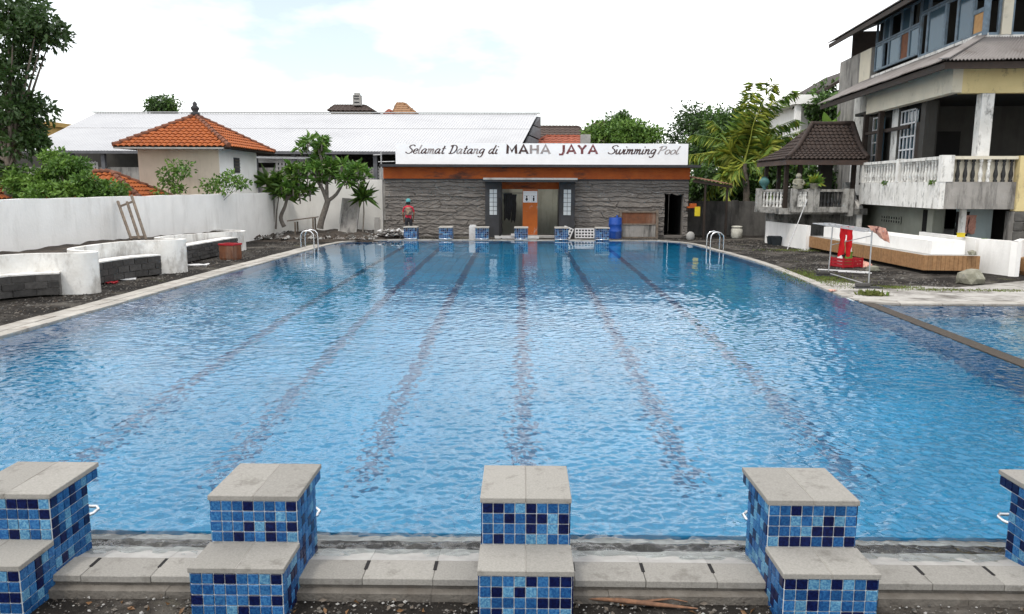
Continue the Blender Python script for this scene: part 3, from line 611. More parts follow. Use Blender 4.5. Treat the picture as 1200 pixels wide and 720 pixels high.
# wooden frame leaning on the wall
fa = lambda px, py, Y: A(px, py, Y)
wf = empty('wooden_frame', (-10.55, 19.2, .7), 0, 'dark weathered wooden frame leaning against the white yard wall', 'frame')
o = Vector((-10.55, 19.2, .7))
p1, p2 = A(154, 281, 20.3), A(171, 280.5, 20.3); q1, q2 = A(138, 236, 20.9), A(154, 229, 20.9)
for a, b, nm in ((p1, q1, 'stile'), (p2, q2, 'stile'), ((p1*.45+p2*.55), (q1*.42+q2*.58)*.9+(p1+p2)*.05, 'stile')): obj(nm, MB().bar(a-o, b-o, .06, .05), 'woodgrey', wf)
for t in (.06, .86): obj('rail', MB().bar(p1.lerp(q1, t)-o, p2.lerp(q2, t)-o, .05, .05), 'woodgrey', wf)
# crate and scraps
c = G(270.5, 303, 0); cr = empty('red_crate', (c.x, c.y, -.03), R(-15), 'small red-rimmed wooden crate at the end of the planter wall', 'crate')
cm = MB().box(-.24, .24, -.2, .2, 0, .04)
for s in (-1, 1): cm.box(-.24, .24, s*.2-.015, s*.2+.015, .04, .44); cm.box(s*.24-.015, s*.24+.015, -.184, .184, .04, .44)
obj('box', cm, 'rust', cr)
rm = MB()
for s in (-1, 1): rm.box(-.26, .26, s*.2-.03, s*.2+.03, .44, .49); rm.box(s*.24-.03, s*.24+.03, -.169, .169, .44, .49)
obj('rim', rm, 'redplastic', cr)
def scrap(px, py, sx, sy, mat, label, name='paper_scrap', z=-.03, cat='litter', th=.03, rz=.3):
    p = G(px, py, z); mb = MB(); n = 6; vs = []; rn = random.Random(px)
    for j in range(n+1):
        for i in range(n+1): vs.append(((i/n-.5)*sx*(1+.2*rn.random()), (j/n-.5)*sy*(1+.2*rn.random()), .012+th*rn.random()))
    mb.add(vs, [(j*(n+1)+i, j*(n+1)+i+1, (j+1)*(n+1)+i+1, (j+1)*(n+1)+i) for j in range(n) for i in range(n)])
    mb.add([(x, y, 0.0) for x, y, _ in vs], [(0, n, (n+1)*(n+1)-1, (n+1)*n)])
    return obj(name, mb, mat, loc=p, rz=rz, label=label, cat=cat)
scrap(131, 332, .22, .3, 'redplastic', 'crumpled red plastic scrap in front of the middle block bench', 'plastic_scrap')
scrap(144, 328.5, .5, .3, 'paper', 'white paper scrap beside the red plastic in front of the middle bench')
scrap(182, 322, .3, .3, 'paper', 'small white scrap at the foot of the middle rounded planter end')
scrap(226, 311.5, .75, .4, 'paper', 'wide white scrap in front of the farthest block bench')

# ------------------------------------------------------------------ pool ladders
def ladder(x, y, s, label):
    root = empty('pool_ladder', (x, y, 0), 0, label, 'ladder', 'steel pool ladders')
    for dy in (-.27, .27):
        pts = [(-s*.34, dy, -.03), (-s*.34, dy, .40), (-s*.32, dy, .52), (-s*.24, dy, .61), (-s*.11, dy, .64), (s*.02, dy, .61), (s*.10, dy, .52), (s*.12, dy, .38), (s*.12, dy, -.9)]
        obj('rail', MB().tube(pts, .024, 8), 'steel', root)
    for z in (-.25, -.55, -.8): obj('tread', MB().box(-.03+s*.12, .03+s*.12, -.26, .26, z-.012, z+.012), 'steel', root)
ladder(-7.42, 27.3, 1, 'steel pool ladder at the far left corner near the frangipani')
ladder(6.72, 27.4, -1, 'steel pool ladder at the far right corner near the palm')

# ================================================================== POOL HOUSE
YH = 34.6
hx = lambda px: A(px, 240, YH).x
hzz = lambda py, px=630: A(px, py, YH).z
XL, XR = hx(452), hx(806)
ph = empty('pool_house', (0, YH, 0), 0, 'stone-faced pool house with an orange band and dark canopied entrance', 'building')
xa, xb, xc, xd = hx(569), hx(588), hx(655), hx(673)
z_st, z_or0, z_or1, z_rf = hzz(211), hzz(210), hzz(196.5), hzz(193.5)
def vnoise(x, seed, sc):
    x = x/sc; i = math.floor(x); f = x-i; f = f*f*(3-2*f)
    h = lambda k: (math.sin((k*127.1+seed*311.7))*43758.5453) % 1
    return h(i)*(1-f)+h(i+1)*f
def relief(x0, x1, z0, z1, seed, hole=None):
    """hand-cut plaster stone: wandering courses of unequal height, broken into stretches that stand out unevenly"""
    rr = random.Random(seed); nx, nz = int((x1-x0)/.032), int((z1-z0)/.018); V = []
    cz = [z0-.05]
    while cz[-1] < z1+.2: cz.append(cz[-1]+rr.uniform(.09, .23))
    rows = []
    for k in range(len(cz)):
        cuts = [x0-rr.random()]
        while cuts[-1] < x1: cuts.append(cuts[-1]+rr.uniform(.7, 3.2))
        rows.append((cuts, [rr.uniform(.0, 1.) for _ in cuts], [rr.uniform(-.09, .09) for _ in cuts]))
    def zline(k, x): return cz[k]+.10*(vnoise(x, seed+k*1.3, 1.1)-.5)+.045*(vnoise(x, seed+k*2.9, .25)-.5)+.02*(vnoise(x, seed+k, .08)-.5)
    for j in range(nz+1):
        for i in range(nx+1):
            x, z = x0+(x1-x0)*i/nx, z0+(z1-z0)*j/nz
            k = 0
            while k+1 < len(cz) and zline(k+1, x) < z: k += 1
            a, b = zline(k, x), zline(min(k+1, len(cz)-1), x); fr = max(0, min(1, (z-a)/max(.03, b-a)))
            cuts, pr, sl = rows[k]; xx = x+.12*(fr-.5)*(1 if k % 2 else -1)
            q = max(i_ for i_ in range(len(cuts)) if cuts[i_] <= xx) if xx >= cuts[0] else 0
            d = .012+.075*pr[q]*(1-.6*fr)+sl[q]*.2*(fr-.5)+.028*vnoise(x+z*3, seed+7, .07)+.026*vnoise(z*2-x, seed+3, .13)
            if fr < .10: d *= .25
            e = min(abs(xx-c_) for c_ in cuts)
            if e < .018: d *= .4
            V.append((x, -max(0, d)-.01, z))
    mb = MB(); fs = []
    for j in range(nz):
        for i in range(nx):
            a = j*(nx+1)+i
            if hole and hole(V[a][0], V[a][2]): continue
            fs.append((a, a+1, a+nx+2, a+nx+1))
    mb.add(V, fs); return mb
obj('stone_facing', relief(XL, xa, -.1, z_st, 2), 'roughwall', ph)
dx0, dx1, dz1 = hx(778), hx(800.5), hzz(227.5)
inhole = lambda x, z: dx0+.05*noise2(z*3, 1) < x < dx1+.05*noise2(z*4, 2) and .02 < z < dz1+.06*noise2(x*5, 4)
obj('stone_facing', relief(xd, XR, -.1, z_st, 5, inhole), 'roughwall', ph)
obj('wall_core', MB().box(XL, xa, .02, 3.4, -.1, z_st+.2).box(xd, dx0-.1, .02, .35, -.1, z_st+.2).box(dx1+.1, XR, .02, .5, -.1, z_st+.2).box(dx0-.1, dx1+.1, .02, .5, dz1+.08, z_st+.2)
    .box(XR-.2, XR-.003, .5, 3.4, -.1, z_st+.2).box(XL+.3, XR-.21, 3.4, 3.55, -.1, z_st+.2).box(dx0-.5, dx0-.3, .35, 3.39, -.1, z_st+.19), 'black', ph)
obj('door_reveal', MB().box(dx1-.02, dx1+.05, -.01, .3, 0, dz1).box(dx0-.04, dx0+.03, -.01, .3, 0, dz1).box(dx0, dx1, -.12, .3, -.1, .06), 'roughwall', ph)
obj('orange_band', MB().box(XL-.05, XR+.02, -.16, .2, z_or0, z_or1), 'orange', ph)
obj('band_ledge', MB().box(XL-.05, XR+.02, -.13, .2, z_or0-.06, z_or0-.002), 'dark', ph)
obj('roof_slab', MB().box(XL-.12, XR+.35, -.72, .75, z_or1+.003, z_rf).box(XL-.12, xb, .7501, 3.6, z_or1+.003, z_rf).box(xc, XR+.35, .7501, 3.6, z_or1+.003, z_rf), 'dark', ph)
# entrance
zc0, zc1 = hzz(213.5), hzz(209.3)
obj('canopy', MB().box(xa-.04, xd+.04, -1.1, .1, zc0, zc1), 'dark', ph)
obj('canopy_edge', MB().box(xa-.05, xd+.05, -1.13, -1.101, zc1-.07, zc1+.012), 'concrete', ph)
for s, (a, b) in (('l', (xa, xb)), ('r', (xc, xd))):
    obj('pier', MB().box(a, b, -.42, 1.1, -.1, zc0), 'dark', ph)
    gx0, gx1 = (a+b)/2-.17, (a+b)/2+.17; g0, g1 = hzz(252), hzz(222)
    for r in range(6):
        for c in range(2):
            w_, h_ = (gx1-gx0)/2, (g1-g0)/6
            obj('glass_block', MB().box(gx0+c*w_+.01, gx0+(c+1)*w_-.01, -.45, -.421, g0+r*h_+.01, g0+(r+1)*h_-.01), 'gblock', ph)
obj('lobby_wall', MB().box(xb, xc, 1.9, 2.0, -.1, zc0).box(xa, xb-.01, 1.11, 3.3, -.1, zc0).box(xc+.01, xd, 1.11, 3.3, -.1, zc0), 'greenwall', ph)
obj('lobby_beam', MB().box(xb+.003, xc-.003, .3, .55, hzz(222), zc0-.01), 'orange', ph)
px0, px1 = hx(612.5), hx(630)
obj('pillar', MB().box(px0, px1, .05, .7, -.1, hzz(222)-.01), 'orangepillar', ph)
obj('door_step', MB().box(xb-.3, xc+.3, -.62, .04, -.1, .05), 'concrete', ph)
ws = obj('washroom_sign', MB().box(px0+.02, px1-.02, -.0, .045, 0, .5), 'signwhite', loc=(0, YH, hzz(237.5)), label='white washroom notice with two figures on the orange pillar', cat='sign')
pcx = (px0+px1)/2
for sx in (-1, 1):
    cx = pcx+sx*.155
    fg = MB().box(cx-.115, cx+.115, -.004, -.001, .03, .036).box(cx-.115, cx+.115, -.004, -.001, .304, .31).box(cx-.115, cx-.109, -.004, -.001, .037, .303).box(cx+.109, cx+.115, -.004, -.001, .037, .303)
    obj('panel_border', fg, 'darkcloth', ws)
    pts = [(cx+.035*math.cos(a)*1., .255+.035*math.sin(a)) for a in [i*math.pi/5 for i in range(10)]]
    body = [(cx-.035, .06), (cx+.035, .06), (cx+.05 if sx < 0 else cx+.04, .21), (cx-.05 if sx < 0 else cx-.04, .21)] if sx > 0 else [(cx-.065, .1), (cx-.025, .1), (cx-.025, .06), (cx+.025, .06), (cx+.025, .1), (cx+.065, .1), (cx+.03, .21), (cx-.03, .21)]
    for poly in (pts, body): obj('figure', MB().add([(x, -.005, z) for x, z in poly]+[(x, -.001, z) for x, z in poly], [tuple(range(len(poly)))]), 'darkcloth', ws)
# sign board with lettering
sb = empty('sign_board', (0, YH-.2, 0), 0, 'long white roof sign reading Selamat Datang di MAHA JAYA Swimming Pool', 'sign')
sx0, sx1, sz0, sz1 = hx(465.5), hx(803), z_rf+.005, hzz(168.5)
obj('board', MB().box(sx0, sx1, 0, .12, sz0, sz1), 'signwhite', sb)
GL = {'S': [[(.62, .84), (.46, 1), (.2, .93), (.15, .72), (.4, .5), (.5, .25), (.3, .02), (.02, .08), (-.06, .2)]], 'e': [[(.05, .27), (.3, .33), (.36, .48), (.22, .56), (.06, .42), (.05, .15), (.2, 0), (.4, .12)]],
      'l': [[(.14, 1), (.08, .5), (.08, .1), (.18, 0), (.3, .12)]], 'a': [[(.38, .5), (.22, .56), (.05, .35), (.06, .08), (.2, .02), (.36, .3), (.4, .55)], [(.4, .55), (.37, .15), (.45, 0), (.55, .12)]],
      'm': [[(0, .48), (.07, .55), (.06, 0)], [(.06, .3), (.2, .55), (.28, .45), (.27, 0)], [(.27, .3), (.42, .55), (.5, .45), (.5, .1), (.57, 0), (.67, .1)]], 't': [[(.17, .9), (.12, .15), (.2, 0), (.34, .1)], [(0, .6), (.34, .63)]],
      'D': [[(.14, .95), (.1, 0)], [(-.06, .84), (.1, .98), (.45, .9), (.58, .5), (.42, .1), (.1, 0), (-.03, .06)]], 'n': [[(0, .48), (.07, .55), (.06, 0)], [(.06, .3), (.22, .56), (.33, .45), (.32, .1), (.4, 0), (.5, .1)]],
      'g': [[(.38, .5), (.22, .56), (.05, .38), (.07, .12), (.2, .06), (.37, .3), (.4, .55)], [(.4, .55), (.37, -.2), (.2, -.38), (.02, -.25)]], 'd': [[(.38, .5), (.22, .56), (.05, .35), (.06, .08), (.2, .02), (.36, .3)], [(.46, 1), (.38, .15), (.46, 0), (.56, .1)]],
      'i': [[(.09, .55), (.06, .1), (.14, 0), (.24, .1)], [(.1, .78), (.13, .86)]], 'w': [[(0, .55), (.05, .1), (.15, 0), (.28, .2), (.32, .55)], [(.31, .3), (.36, .05), (.46, 0), (.6, .25), (.62, .58)]],
      'P': [[(.16, .95), (.08, 0)], [(-.05, .78), (.15, .97), (.45, .95), (.5, .7), (.3, .5), (.12, .48)]], 'o': [[(.25, .55), (.08, .42), (.06, .15), (.2, 0), (.38, .15), (.38, .42), (.25, .55)]]}
AD = {'S': .62, 'e': .44, 'l': .32, 'a': .58, 'm': .70, 't': .40, 'D': .68, 'n': .54, 'g': .50, 'd': .60, 'i': .28, 'w': .68, 'P': .58, 'o': .46, ' ': .4}
BL = {'M': [[(0, 0), (.04, 1), (.36, .25), (.68, 1), (.72, 0)]], 'A': [[(0, 0), (.34, 1), (.68, 0)], [(.14, .32), (.55, .32)]], 'H': [[(.05, 0), (.05, 1)], [(.6, 0), (.6, 1)], [(.05, .5), (.6, .5)]],
      'J': [[(.5, 1), (.5, .2), (.38, -.08), (.12, -.06)]], 'Y': [[(0, 1), (.32, .48), (.64, 1)], [(.32, .48), (.32, 0)]]}
def ribbon(strokes, w, smooth, sc, shear):
    mb = MB()
    for si, st in enumerate(strokes):
        P = [Vector((x+z*shear, 0, z)) for x, z in st]
        if smooth: P = smooth_path(P, 4)
        k = len(P); Lr = []
        for i, p in enumerate(P):
            t = (P[min(i+1, k-1)]-P[max(i-1, 0)]).normalized(); nrm = Vector((-t.z, 0, t.x))
            ww = w*(1.0 if not smooth else (.62+.5*abs(t.z)))/2
            if 0 < i < k-1 and not smooth:
                t1 = (P[i]-P[i-1]).normalized(); co = abs(Vector((-t1.z, 0, t1.x)).dot(nrm)); ww /= max(.6, co)
            Lr.append((p+nrm*ww, p-nrm*ww))
        vs = []
        yo = -.006-.0015*si
        for a, b in Lr: vs += [(a.x*sc, yo, a.z*sc), (b.x*sc, yo, b.z*sc), (a.x*sc, 0, a.z*sc), (b.x*sc, 0, b.z*sc)]
        fs = []
        for i in range(k-1):
            q = 4*i; fs += [(q, q+4, q+5, q+1), (q, q+2, q+6, q+4), (q+1, q+5, q+7, q+3)]
        mb.add(vs, fs)
    return mb
def write(txt, x0, x1, zb, cap, glyphs, adv, w, smooth, shear, mats):
    tot = sum(adv(c) for c in txt); sc = cap; kx = (x1-x0)/(tot*sc); x = x0
    for i, ch in enumerate(txt):
        if ch != ' ':
            obj('letter', ribbon(glyphs[ch], w, smooth, sc, shear), mats[i % len(mats)], sb, loc=(x, -.002, zb), scale=(kx, 1, 1))
        x += adv(ch)*sc*kx
zt = hzz(181.3)
write('Selamat Datang di', hx(477.5), hx(583), zt+.02, .37, GL, lambda c: AD[c], .115, True, .32, ['letter', 'letter', 'lettergrey', 'letter', 'lettergrey'])
write('MAHA JAYA', hx(594.5), hx(701), zt+.025, .375, BL, lambda c: {'M': .98, 'A': .9, 'H': .9, 'J': .78, 'Y': .86, ' ': .42}[c], .20, False, .0, ['letter', 'letter', 'lettergrey', 'lettergrey', 'letter', 'letterred', 'letterred', 'letterred', 'letterred'])
write('Swimming', hx(711), hx(765), zt+.02, .37, GL, lambda c: AD[c], .115, True, .32, ['letter'])
write('Pool', hx(767), hx(792), zt+.02, .35, GL, lambda c: AD[c], .10, True, .32, ['lettergrey'])

# things by the pool house
def cloth(name, w_, h_, mat, loc, label, cat, rz=0., folds=4, taper=.0, cut=None, amp=.04, parent=None):
    nx, nz = 14, 14; V = []
    for side in (0, 1):
        for j in range(nz+1):
            for i in range(nx+1):
                u, t_ = i/nx-.5, j/nz
                ww = w_*(1+taper*t_); y = amp*math.sin(u*folds*6.28+t_*1.3)*(.3+t_)+.02*noise2(u*5, t_*4)
                V.append((u*ww+.02*noise2(t_*5, u*2), y+(.012 if side else 0), -h_*t_*(1+.05*math.sin(u*9))))
    fs = []; K = (nx+1)*(nz+1)
    for side in (0, 1):
        for j in range(nz):
            for i in range(nx):
                if cut and cut((i+.5)/nx-.5, (j+.5)/nz): continue
                a = side*K+j*(nx+1)+i; q = (a, a+1, a+nx+2, a+nx+1); fs.append(q if side else q[::-1])
    return obj(name, MB().add(V, fs, 0, True), mat, parent, loc=loc, rz=rz, label=label, cat=cat)
cloth('dark_garment', .38, 1.15, 'darkcloth', (hx(595), YH-.1, hzz(227)), 'long black garment hanging on the left in the pool house entrance', 'clothes', taper=-.25)
cloth('dark_garment', .26, 1.2, 'darkcloth', (hx(602), YH-.1, hzz(228)), 'narrow black garment hanging nearer the orange pillar in the entrance', 'clothes', taper=-.3)
obj('hanging_rail', MB().tube([(xb, YH-.08, hzz(226.5)), (px0, YH-.08, hzz(226.5))], .015, 6), 'dark', label='thin dark rail carrying black garments inside the pool house entrance', cat='rail')
obj('dark_pole', MB().tube([(0, 0, -.05), (.03, 0, 1.0), (.0, 0, 1.7)], [.05, .06, .03], 7), 'darkcloth', loc=(hx(586.5), YH-.8, 0), label='dark furled pole standing beside the left entrance pier', cat='pole')
b = G(719.5, 279, -.03)
bar = empty('barrel', (b.x, 33.7, -.03), 0, 'blue plastic barrel standing beside the rusty panel', 'barrel'); bar.scale = (.9, .9, .93)
obj('drum', MB().lathe([(.30, 0), (.315, .03), (.315, .3), (.325, .32), (.325, .36), (.315, .38), (.315, .62), (.325, .64), (.325, .68), (.315, .7), (.31, .93), (.29, .97)], 18), 'bluebarrel', bar)
obj('bung', MB().lathe([(.05, .975), (.05, 1.02), (.03, 1.08)], 8, (.08, 0, 0)), 'bluebarrel', bar)
rx0, rx1 = A(727, 260, 33.9).x, A(770, 260, 33.9).x
rp = empty('rusty_cabinet', ((rx0+rx1)/2, 33.9, -.03), 0, 'rusty framed sheet cabinet leaning by the dark doorway', 'cabinet')
wv = (rx1-rx0)/2; hh = A(750, 246, 33.9).z
obj('upper_sheet', MB().box(-wv+.06, wv-.06, .0, .05, .62, hh-.08), 'rust', rp); obj('lower_sheet', MB().box(-wv+.06, wv-.06, -.01, .05, .06, .6), 'stainconc', rp)
for s in (-1, 1): obj('post', MB().box(s*wv-.05, s*wv+.05, -.05, .09, 0, hh+.02), 'woodgrey', rp)
for z in (.02, .61, hh-.06): obj('rail', MB().box(-wv+.051, wv-.051, -.04, .07, z-.03, z+.03), 'woodgrey', rp)
obj('side_sheet', MB().box(-wv, wv, .1, .5, 0, hh-.1), 'rust', rp)
def vent_block(loc, rot, label):
    root = link('vent_slab', None, None, loc, 0, label, 'vent block', 'pale perforated vent slabs', rot=rot)
    mb = MB(); W_, H_, n_, k_ = .8, .38, 6, 3
    xs = [-W_/2+W_*i/n_ for i in range(n_+1)]; zs = [H_*i/k_ for i in range(k_+1)]
    for z in zs: mb.box(-W_/2-.02, W_/2+.02, -.04, .04, z-.025, z+.025)
    for x in xs:
        for z0, z1 in zip(zs, zs[1:]): mb.box(x-.022, x+.022, -.038, .038, z0+.0251, z1-.0251)
    obj('lattice', mb, 'paper', root); obj('backing', MB().box(-W_/2, W_/2, .041, .05, 0, H_), 'black', root)
p = A(685, 278, 33.6); vent_block((p.x, 33.6, 0), (R(-12), 0, 0), 'pale perforated vent slab standing low between the two right far blocks')
p = A(669, 277, 33.3); vent_block((p.x-.05, 33.3, 0), (R(-14), R(-68), 0), 'pale perforated vent slab tilted up behind a far starting block')
p = A(554.5, 276, 33); o = MB().box(-.16, .16, -.14, .14, 0, .55).box(-.13, .13, -.12, .12, .55, .6)
obj('foam_box', o, 'paper', loc=(p.x, 32.9, -.03), label='white foam box beside the third far starting block', cat='box')
p = A(607, 276, 33.4); obj('timber_beam', MB().box(-1.0, .9, -.07, .07, 0, .1).box(-.3, -.05, -.1, .12, .1, .2), 'paper', loc=(p.x, 33.4, -.03), rz=.03, label='pale timber beam lying in front of the entrance step', cat='beam')
p = A(809, 279, 33.2); o = obj('white_sack', MB().lathe([(.15, 0), (.2, .1), (.17, .24), (.12, .30), (.05, .34)], 7, sy=.8), 'concrete', loc=(p.x, 33.2, -.03), label='crumpled white sack on the ground right of the doorway', cat='sack')
p = A(619, 271, 34); obj('bucket', MB().lathe([(.12, 0), (.15, .3), (.16, .3)], 10), 'dark', loc=(A(607, 270, 33.9).x, 33.92, .05), label='dark bucket standing on the entrance step by the orange pillar', cat='bucket')

# person at the stone wall, seen from behind
def person():
    p = A(479, 272, 33.0); root = empty('person', (p.x, 33.0, -.03), R(8), 'person in a teal cap and red top seen from behind before the stone wall', 'person')
    J = {'pel': (0, 0, .86, .135, .10), 'wai': (0, .01, 1.02, .125, .085), 'che': (0, .0, 1.22, .155, .10), 'shl': (0, -.005, 1.34, .12, .075), 'nek': (0, .0, 1.42, .05, .05), 'hd1': (0, .02, 1.50, .072, .078), 'hd2': (0, .02, 1.59, .07, .082), 'nose': (0, .115, 1.53, .012, .012),
         'sL': (-.18, 0, 1.32, .055, .05), 'eL': (-.24, .03, 1.06, .04, .04), 'wL': (-.20, .14, .86, .03, .028), 'hL': (-.19, .18, .78, .035, .02), 'sR': (.18, 0, 1.32, .055, .05), 'eR': (.24, .03, 1.06, .04, .04), 'wR': (.2, .14, .86, .03, .028), 'hR': (.19, .18, .78, .035, .02),
         'tL': (-.09, 0, .78, .085, .085), 'kL': (-.10, .02, .46, .058, .06), 'aL': (-.10, -.01, .09, .038, .04), 'fL': (-.12, .12, .04, .038, .03), 'tR': (.09, 0, .78, .085, .085), 'kR': (.11, .02, .46, .058, .06), 'aR': (.12, -.01, .09, .038, .04), 'fR': (.14, .12, .04, .038, .03)}
    E_ = [('pel', 'wai'), ('wai', 'che'), ('che', 'shl'), ('shl', 'nek'), ('nek', 'hd1'), ('hd1', 'hd2'), ('hd1', 'nose'), ('shl', 'sL'), ('sL', 'eL'), ('eL', 'wL'), ('wL', 'hL'), ('shl', 'sR'), ('sR', 'eR'), ('eR', 'wR'), ('wR', 'hR'),
          ('pel', 'tL'), ('tL', 'kL'), ('kL', 'aL'), ('aL', 'fL'), ('pel', 'tR'), ('tR', 'kR'), ('kR', 'aR'), ('aR', 'fR')]
    names = list(J); vs = [Vector(J[k][:3]) for k in names]; es = [(names.index(a), names.index(b)) for a, b in E_]
    rad = [J[k][3:] for k in names]
    for h in ('hL', 'hR'):                       # five fingers on each hand
        b = names.index(h); sx = -1 if h == 'hL' else 1
        for i, (dx, ln) in enumerate(((-.026, .07), (-.009, .08), (.009, .075), (.026, .06))):
            vs += [vs[b]+Vector((dx, .02, -.03)), vs[b]+Vector((dx, .035, -.03-ln))]; rad += [(.009, .009), (.007, .007)]; q = len(vs); es += [(b, q-2), (q-2, q-1)]
        vs += [vs[b]+Vector((-sx*.045, .02, -.005))]; rad += [(.009, .009)]; es += [(b, len(vs)-1)]
    me = bpy.data.meshes.new('body_src'); me.from_pydata(vs, es, [])
    o = bpy.data.objects.new('body_src', me); COL.objects.link(o)
    o.modifiers.new('s', 'SKIN'); sv = me.skin_vertices[0].data
    for i, r in enumerate(rad): sv[i].radius = r
    sv[0].use_root = True
    m2 = o.modifiers.new('d', 'SUBSURF'); m2.levels = 1; m2.render_levels = 1
    dg = bpy.context.evaluated_depsgraph_get(); body = bpy.data.meshes.new_from_object(o.evaluated_get(dg))
    bpy.data.objects.remove(o)
    body.materials.clear()
    for m_ in ('skin', 'shirt', 'trouser'): body.materials.append(MT[m_])
    for pl in body.polygons:
        c = pl.center; pl.use_smooth = True
        pl.material_index = 2 if .12 < c.z < .9 and abs(c.x) < .165 and c.y < .1 else (1 if .9 <= c.z < 1.40 and (abs(c.x) < .17 or c.z > 1.12) else 0)
    link('body', body, root)
    cp = MB().lathe([(.098, 1.555), (.104, 1.60), (.095, 1.65), (.06, 1.69), (.01, 1.70)], 14, (0, .015, 0)); cp.prism([(-.07, .09), (.07, .09), (.055, .19), (0, .21), (-.055, .19)], 1.56, 1.575)
    obj('cap', cp, 'cap_teal', root)
    obj('hair', MB().lathe([(.07, 1.44), (.088, 1.48), (.09, 1.553)], 12, (0, -.005, 0)), 'darkcloth', root)
    me = MB().box(-.12, .12, -.20, -.09, 1.0, 1.34).mesh('backpack', 'pack'); bevel(me, .04, 2); link('backpack', me, root)
person()

# ------------------------------------------------------------------ left rear corner: bed, frangipani trees, slab, bench
V = []; n = 30
c0 = Vector((-8.6, 33.6, 0)); mb = MB()
for j in range(13):
    for i in range(31):
        x, y = -11.0+i*5.2/30, 30.8+j*5.7/12
        e = min(1, i/6, (30-i)/6, j/3); V.append((x, y, -.05+max(0, e)*(.20+.12*noise2(x*1.5, y*1.6, 4))))
mb.add(V, [(j*31+i, j*31+i+1, (j+1)*31+i+1, (j+1)*31+i) for j in range(12) for i in range(30)], 0, True)
obj('planting_bed', mb, 'soil', kind='structure')
pts = []
for _ in range(900):
    x = random.uniform(-10.9, -5.9); y = random.uniform(30.9, 35.8); pts.append((x, y, .08))
stone_scatter('rubble', pts, .03, .10, ['stone', 'concrete', 'soil', 'roughwall'], label='broken rubble scattered over the corner planting bed', cat='rubble')
pts = [(random.uniform(-9.8, -8.4), random.uniform(11, 31), -.03) for _ in range(1500)]+[(random.uniform(7.6, 10.2), random.uniform(17, 33), -.03) for _ in range(1500)]+[(random.uniform(-6, 8), random.uniform(32.4, 34.4), -.03) for _ in range(700)]
stone_scatter('stone_chips', pts, .008, .032, ['stone', 'stone', 'soil', 'kerb', 'blockdark'], label='small stone chips strewn over the bare dirt beside the pool', cat='stones')
# a low stack of rubble left of the pool house
p = A(462, 275, 33.6); pts = [(p.x+random.gauss(0, .35), 33.6+random.gauss(0, .2), .05+random.random()*.22) for _ in range(160)]
stone_scatter('rubble_heap', pts, .05, .12, ['concrete', 'roughwall', 'paper', 'stone'], label='heap of pale rubble at the left end of the pool house', cat='rubble')
def rosette_leaves(rng, n, ln, up=.3):
    C = np.zeros((n, 3)); a = rng.uniform(0, 6.28, n); e = rng.uniform(-.5, 1.1, n)
    D = np.stack([np.cos(a)*np.cos(e), np.sin(a)*np.cos(e), np.sin(e)], 1)
    C = D*.05
    return C, D, rng.uniform(.75, 1.2, n)*ln
def frangipani(base, limbs, tips, label, seed, ln=.42, flowers=0):
    rng = np.random.default_rng(seed); root = empty('frangipani_tree', base, 0, label, 'tree', 'frangipani trees')
    b = Vector(base); mb = MB()
    for pts, r0, r1 in limbs:
        P = smooth_path([Vector(q)-b for q in pts], 4); k = len(P); mb.tube(P, [r0+(r1-r0)*i/(k-1) for i in range(k)], 8)
    obj('trunk', mb, 'barkpale', root)
    for t in tips:
        q = Vector(t)-b; C, D, L_ = rosette_leaves(rng, 20, ln)
        tw = MB().tube([q*1.0+Vector((0, 0, -.3)), q], [.035, .025], 5); 
        me = leaf_mesh('leaf_cluster', C, D, L_, L_*.30, ['lf_frang', 'lf_bright', 'lf_mid'], rng.integers(0, 3, 20), .3)
        link('leaf_cluster', me, root, q)
        obj('twig', tw, 'barkpale', root)
    for i in range(flowers):
        q = Vector(tips[rng.integers(len(tips))])-b+Vector((rng.normal()*.18, -.15-rng.random()*.15, .12+rng.random()*.2))
        fl = MB()
        for j in range(5):
            a = j*1.2566; fl.add([(0, 0, 0), (.06*math.cos(a-.4), .06*math.sin(a-.4), .02), (.09*math.cos(a), .09*math.sin(a), .03), (.06*math.cos(a+.4), .06*math.sin(a+.4), .02)], [(0, 1, 2, 3)])
        obj('flower', fl, 'flower', root, loc=q)
Yt = 34.3
T = lambda px, py, dy=0: A(px, py, Yt+dy)
rng = np.random.default_rng(3)
def tipcloud(cx, cy, rx, ry, n, dy=.7):
    out = []
    for _ in range(n):
        a, r = rng.uniform(0, 6.28), rng.random()**.5; out.append(T(cx+rx*r*math.cos(a), cy+ry*r*math.sin(a), rng.uniform(-dy, dy)))
    return out
tips = tipcloud(366, 170, 20, 12, 9)+tipcloud(372, 188, 12, 10, 5)+tipcloud(365, 205, 24, 10, 12)+tipcloud(398, 200, 26, 11, 14)+tipcloud(415, 208, 14, 10, 7)+tipcloud(345, 200, 10, 8, 3)
frangipani(tuple(T(375, 268)), [([T(375, 268), T(377, 258), T(384, 236), T(383, 234)], .15, .11), ([T(383, 235), T(378, 222), T(372, 212), T(366, 195)], .10, .05), ([T(383, 236), T(383, 222), T(382, 205), T(372, 172)], .09, .05),
                                ([T(384, 236), T(394, 228), T(402, 215), T(412, 205)], .085, .045), ([T(372, 213), T(360, 207), T(352, 203)], .05, .035)], tips, 'tall frangipani tree with a forked grey trunk by the white rear wall', 5, flowers=10)
tips = tipcloud(345, 222, 16, 12, 11)+tipcloud(358, 228, 9, 9, 5)+tipcloud(330, 214, 8, 8, 3)
frangipani(tuple(T(333, 266)), [([T(333, 266), T(329, 255), T(334, 242), T(337, 230)], .10, .06), ([T(337, 234), T(344, 226), T(352, 222)], .05, .035), ([T(337, 232), T(332, 222), T(328, 216)], .04, .03)], tips, 'smaller frangipani tree with cream flowers left of the tall one', 6, .40, 12)
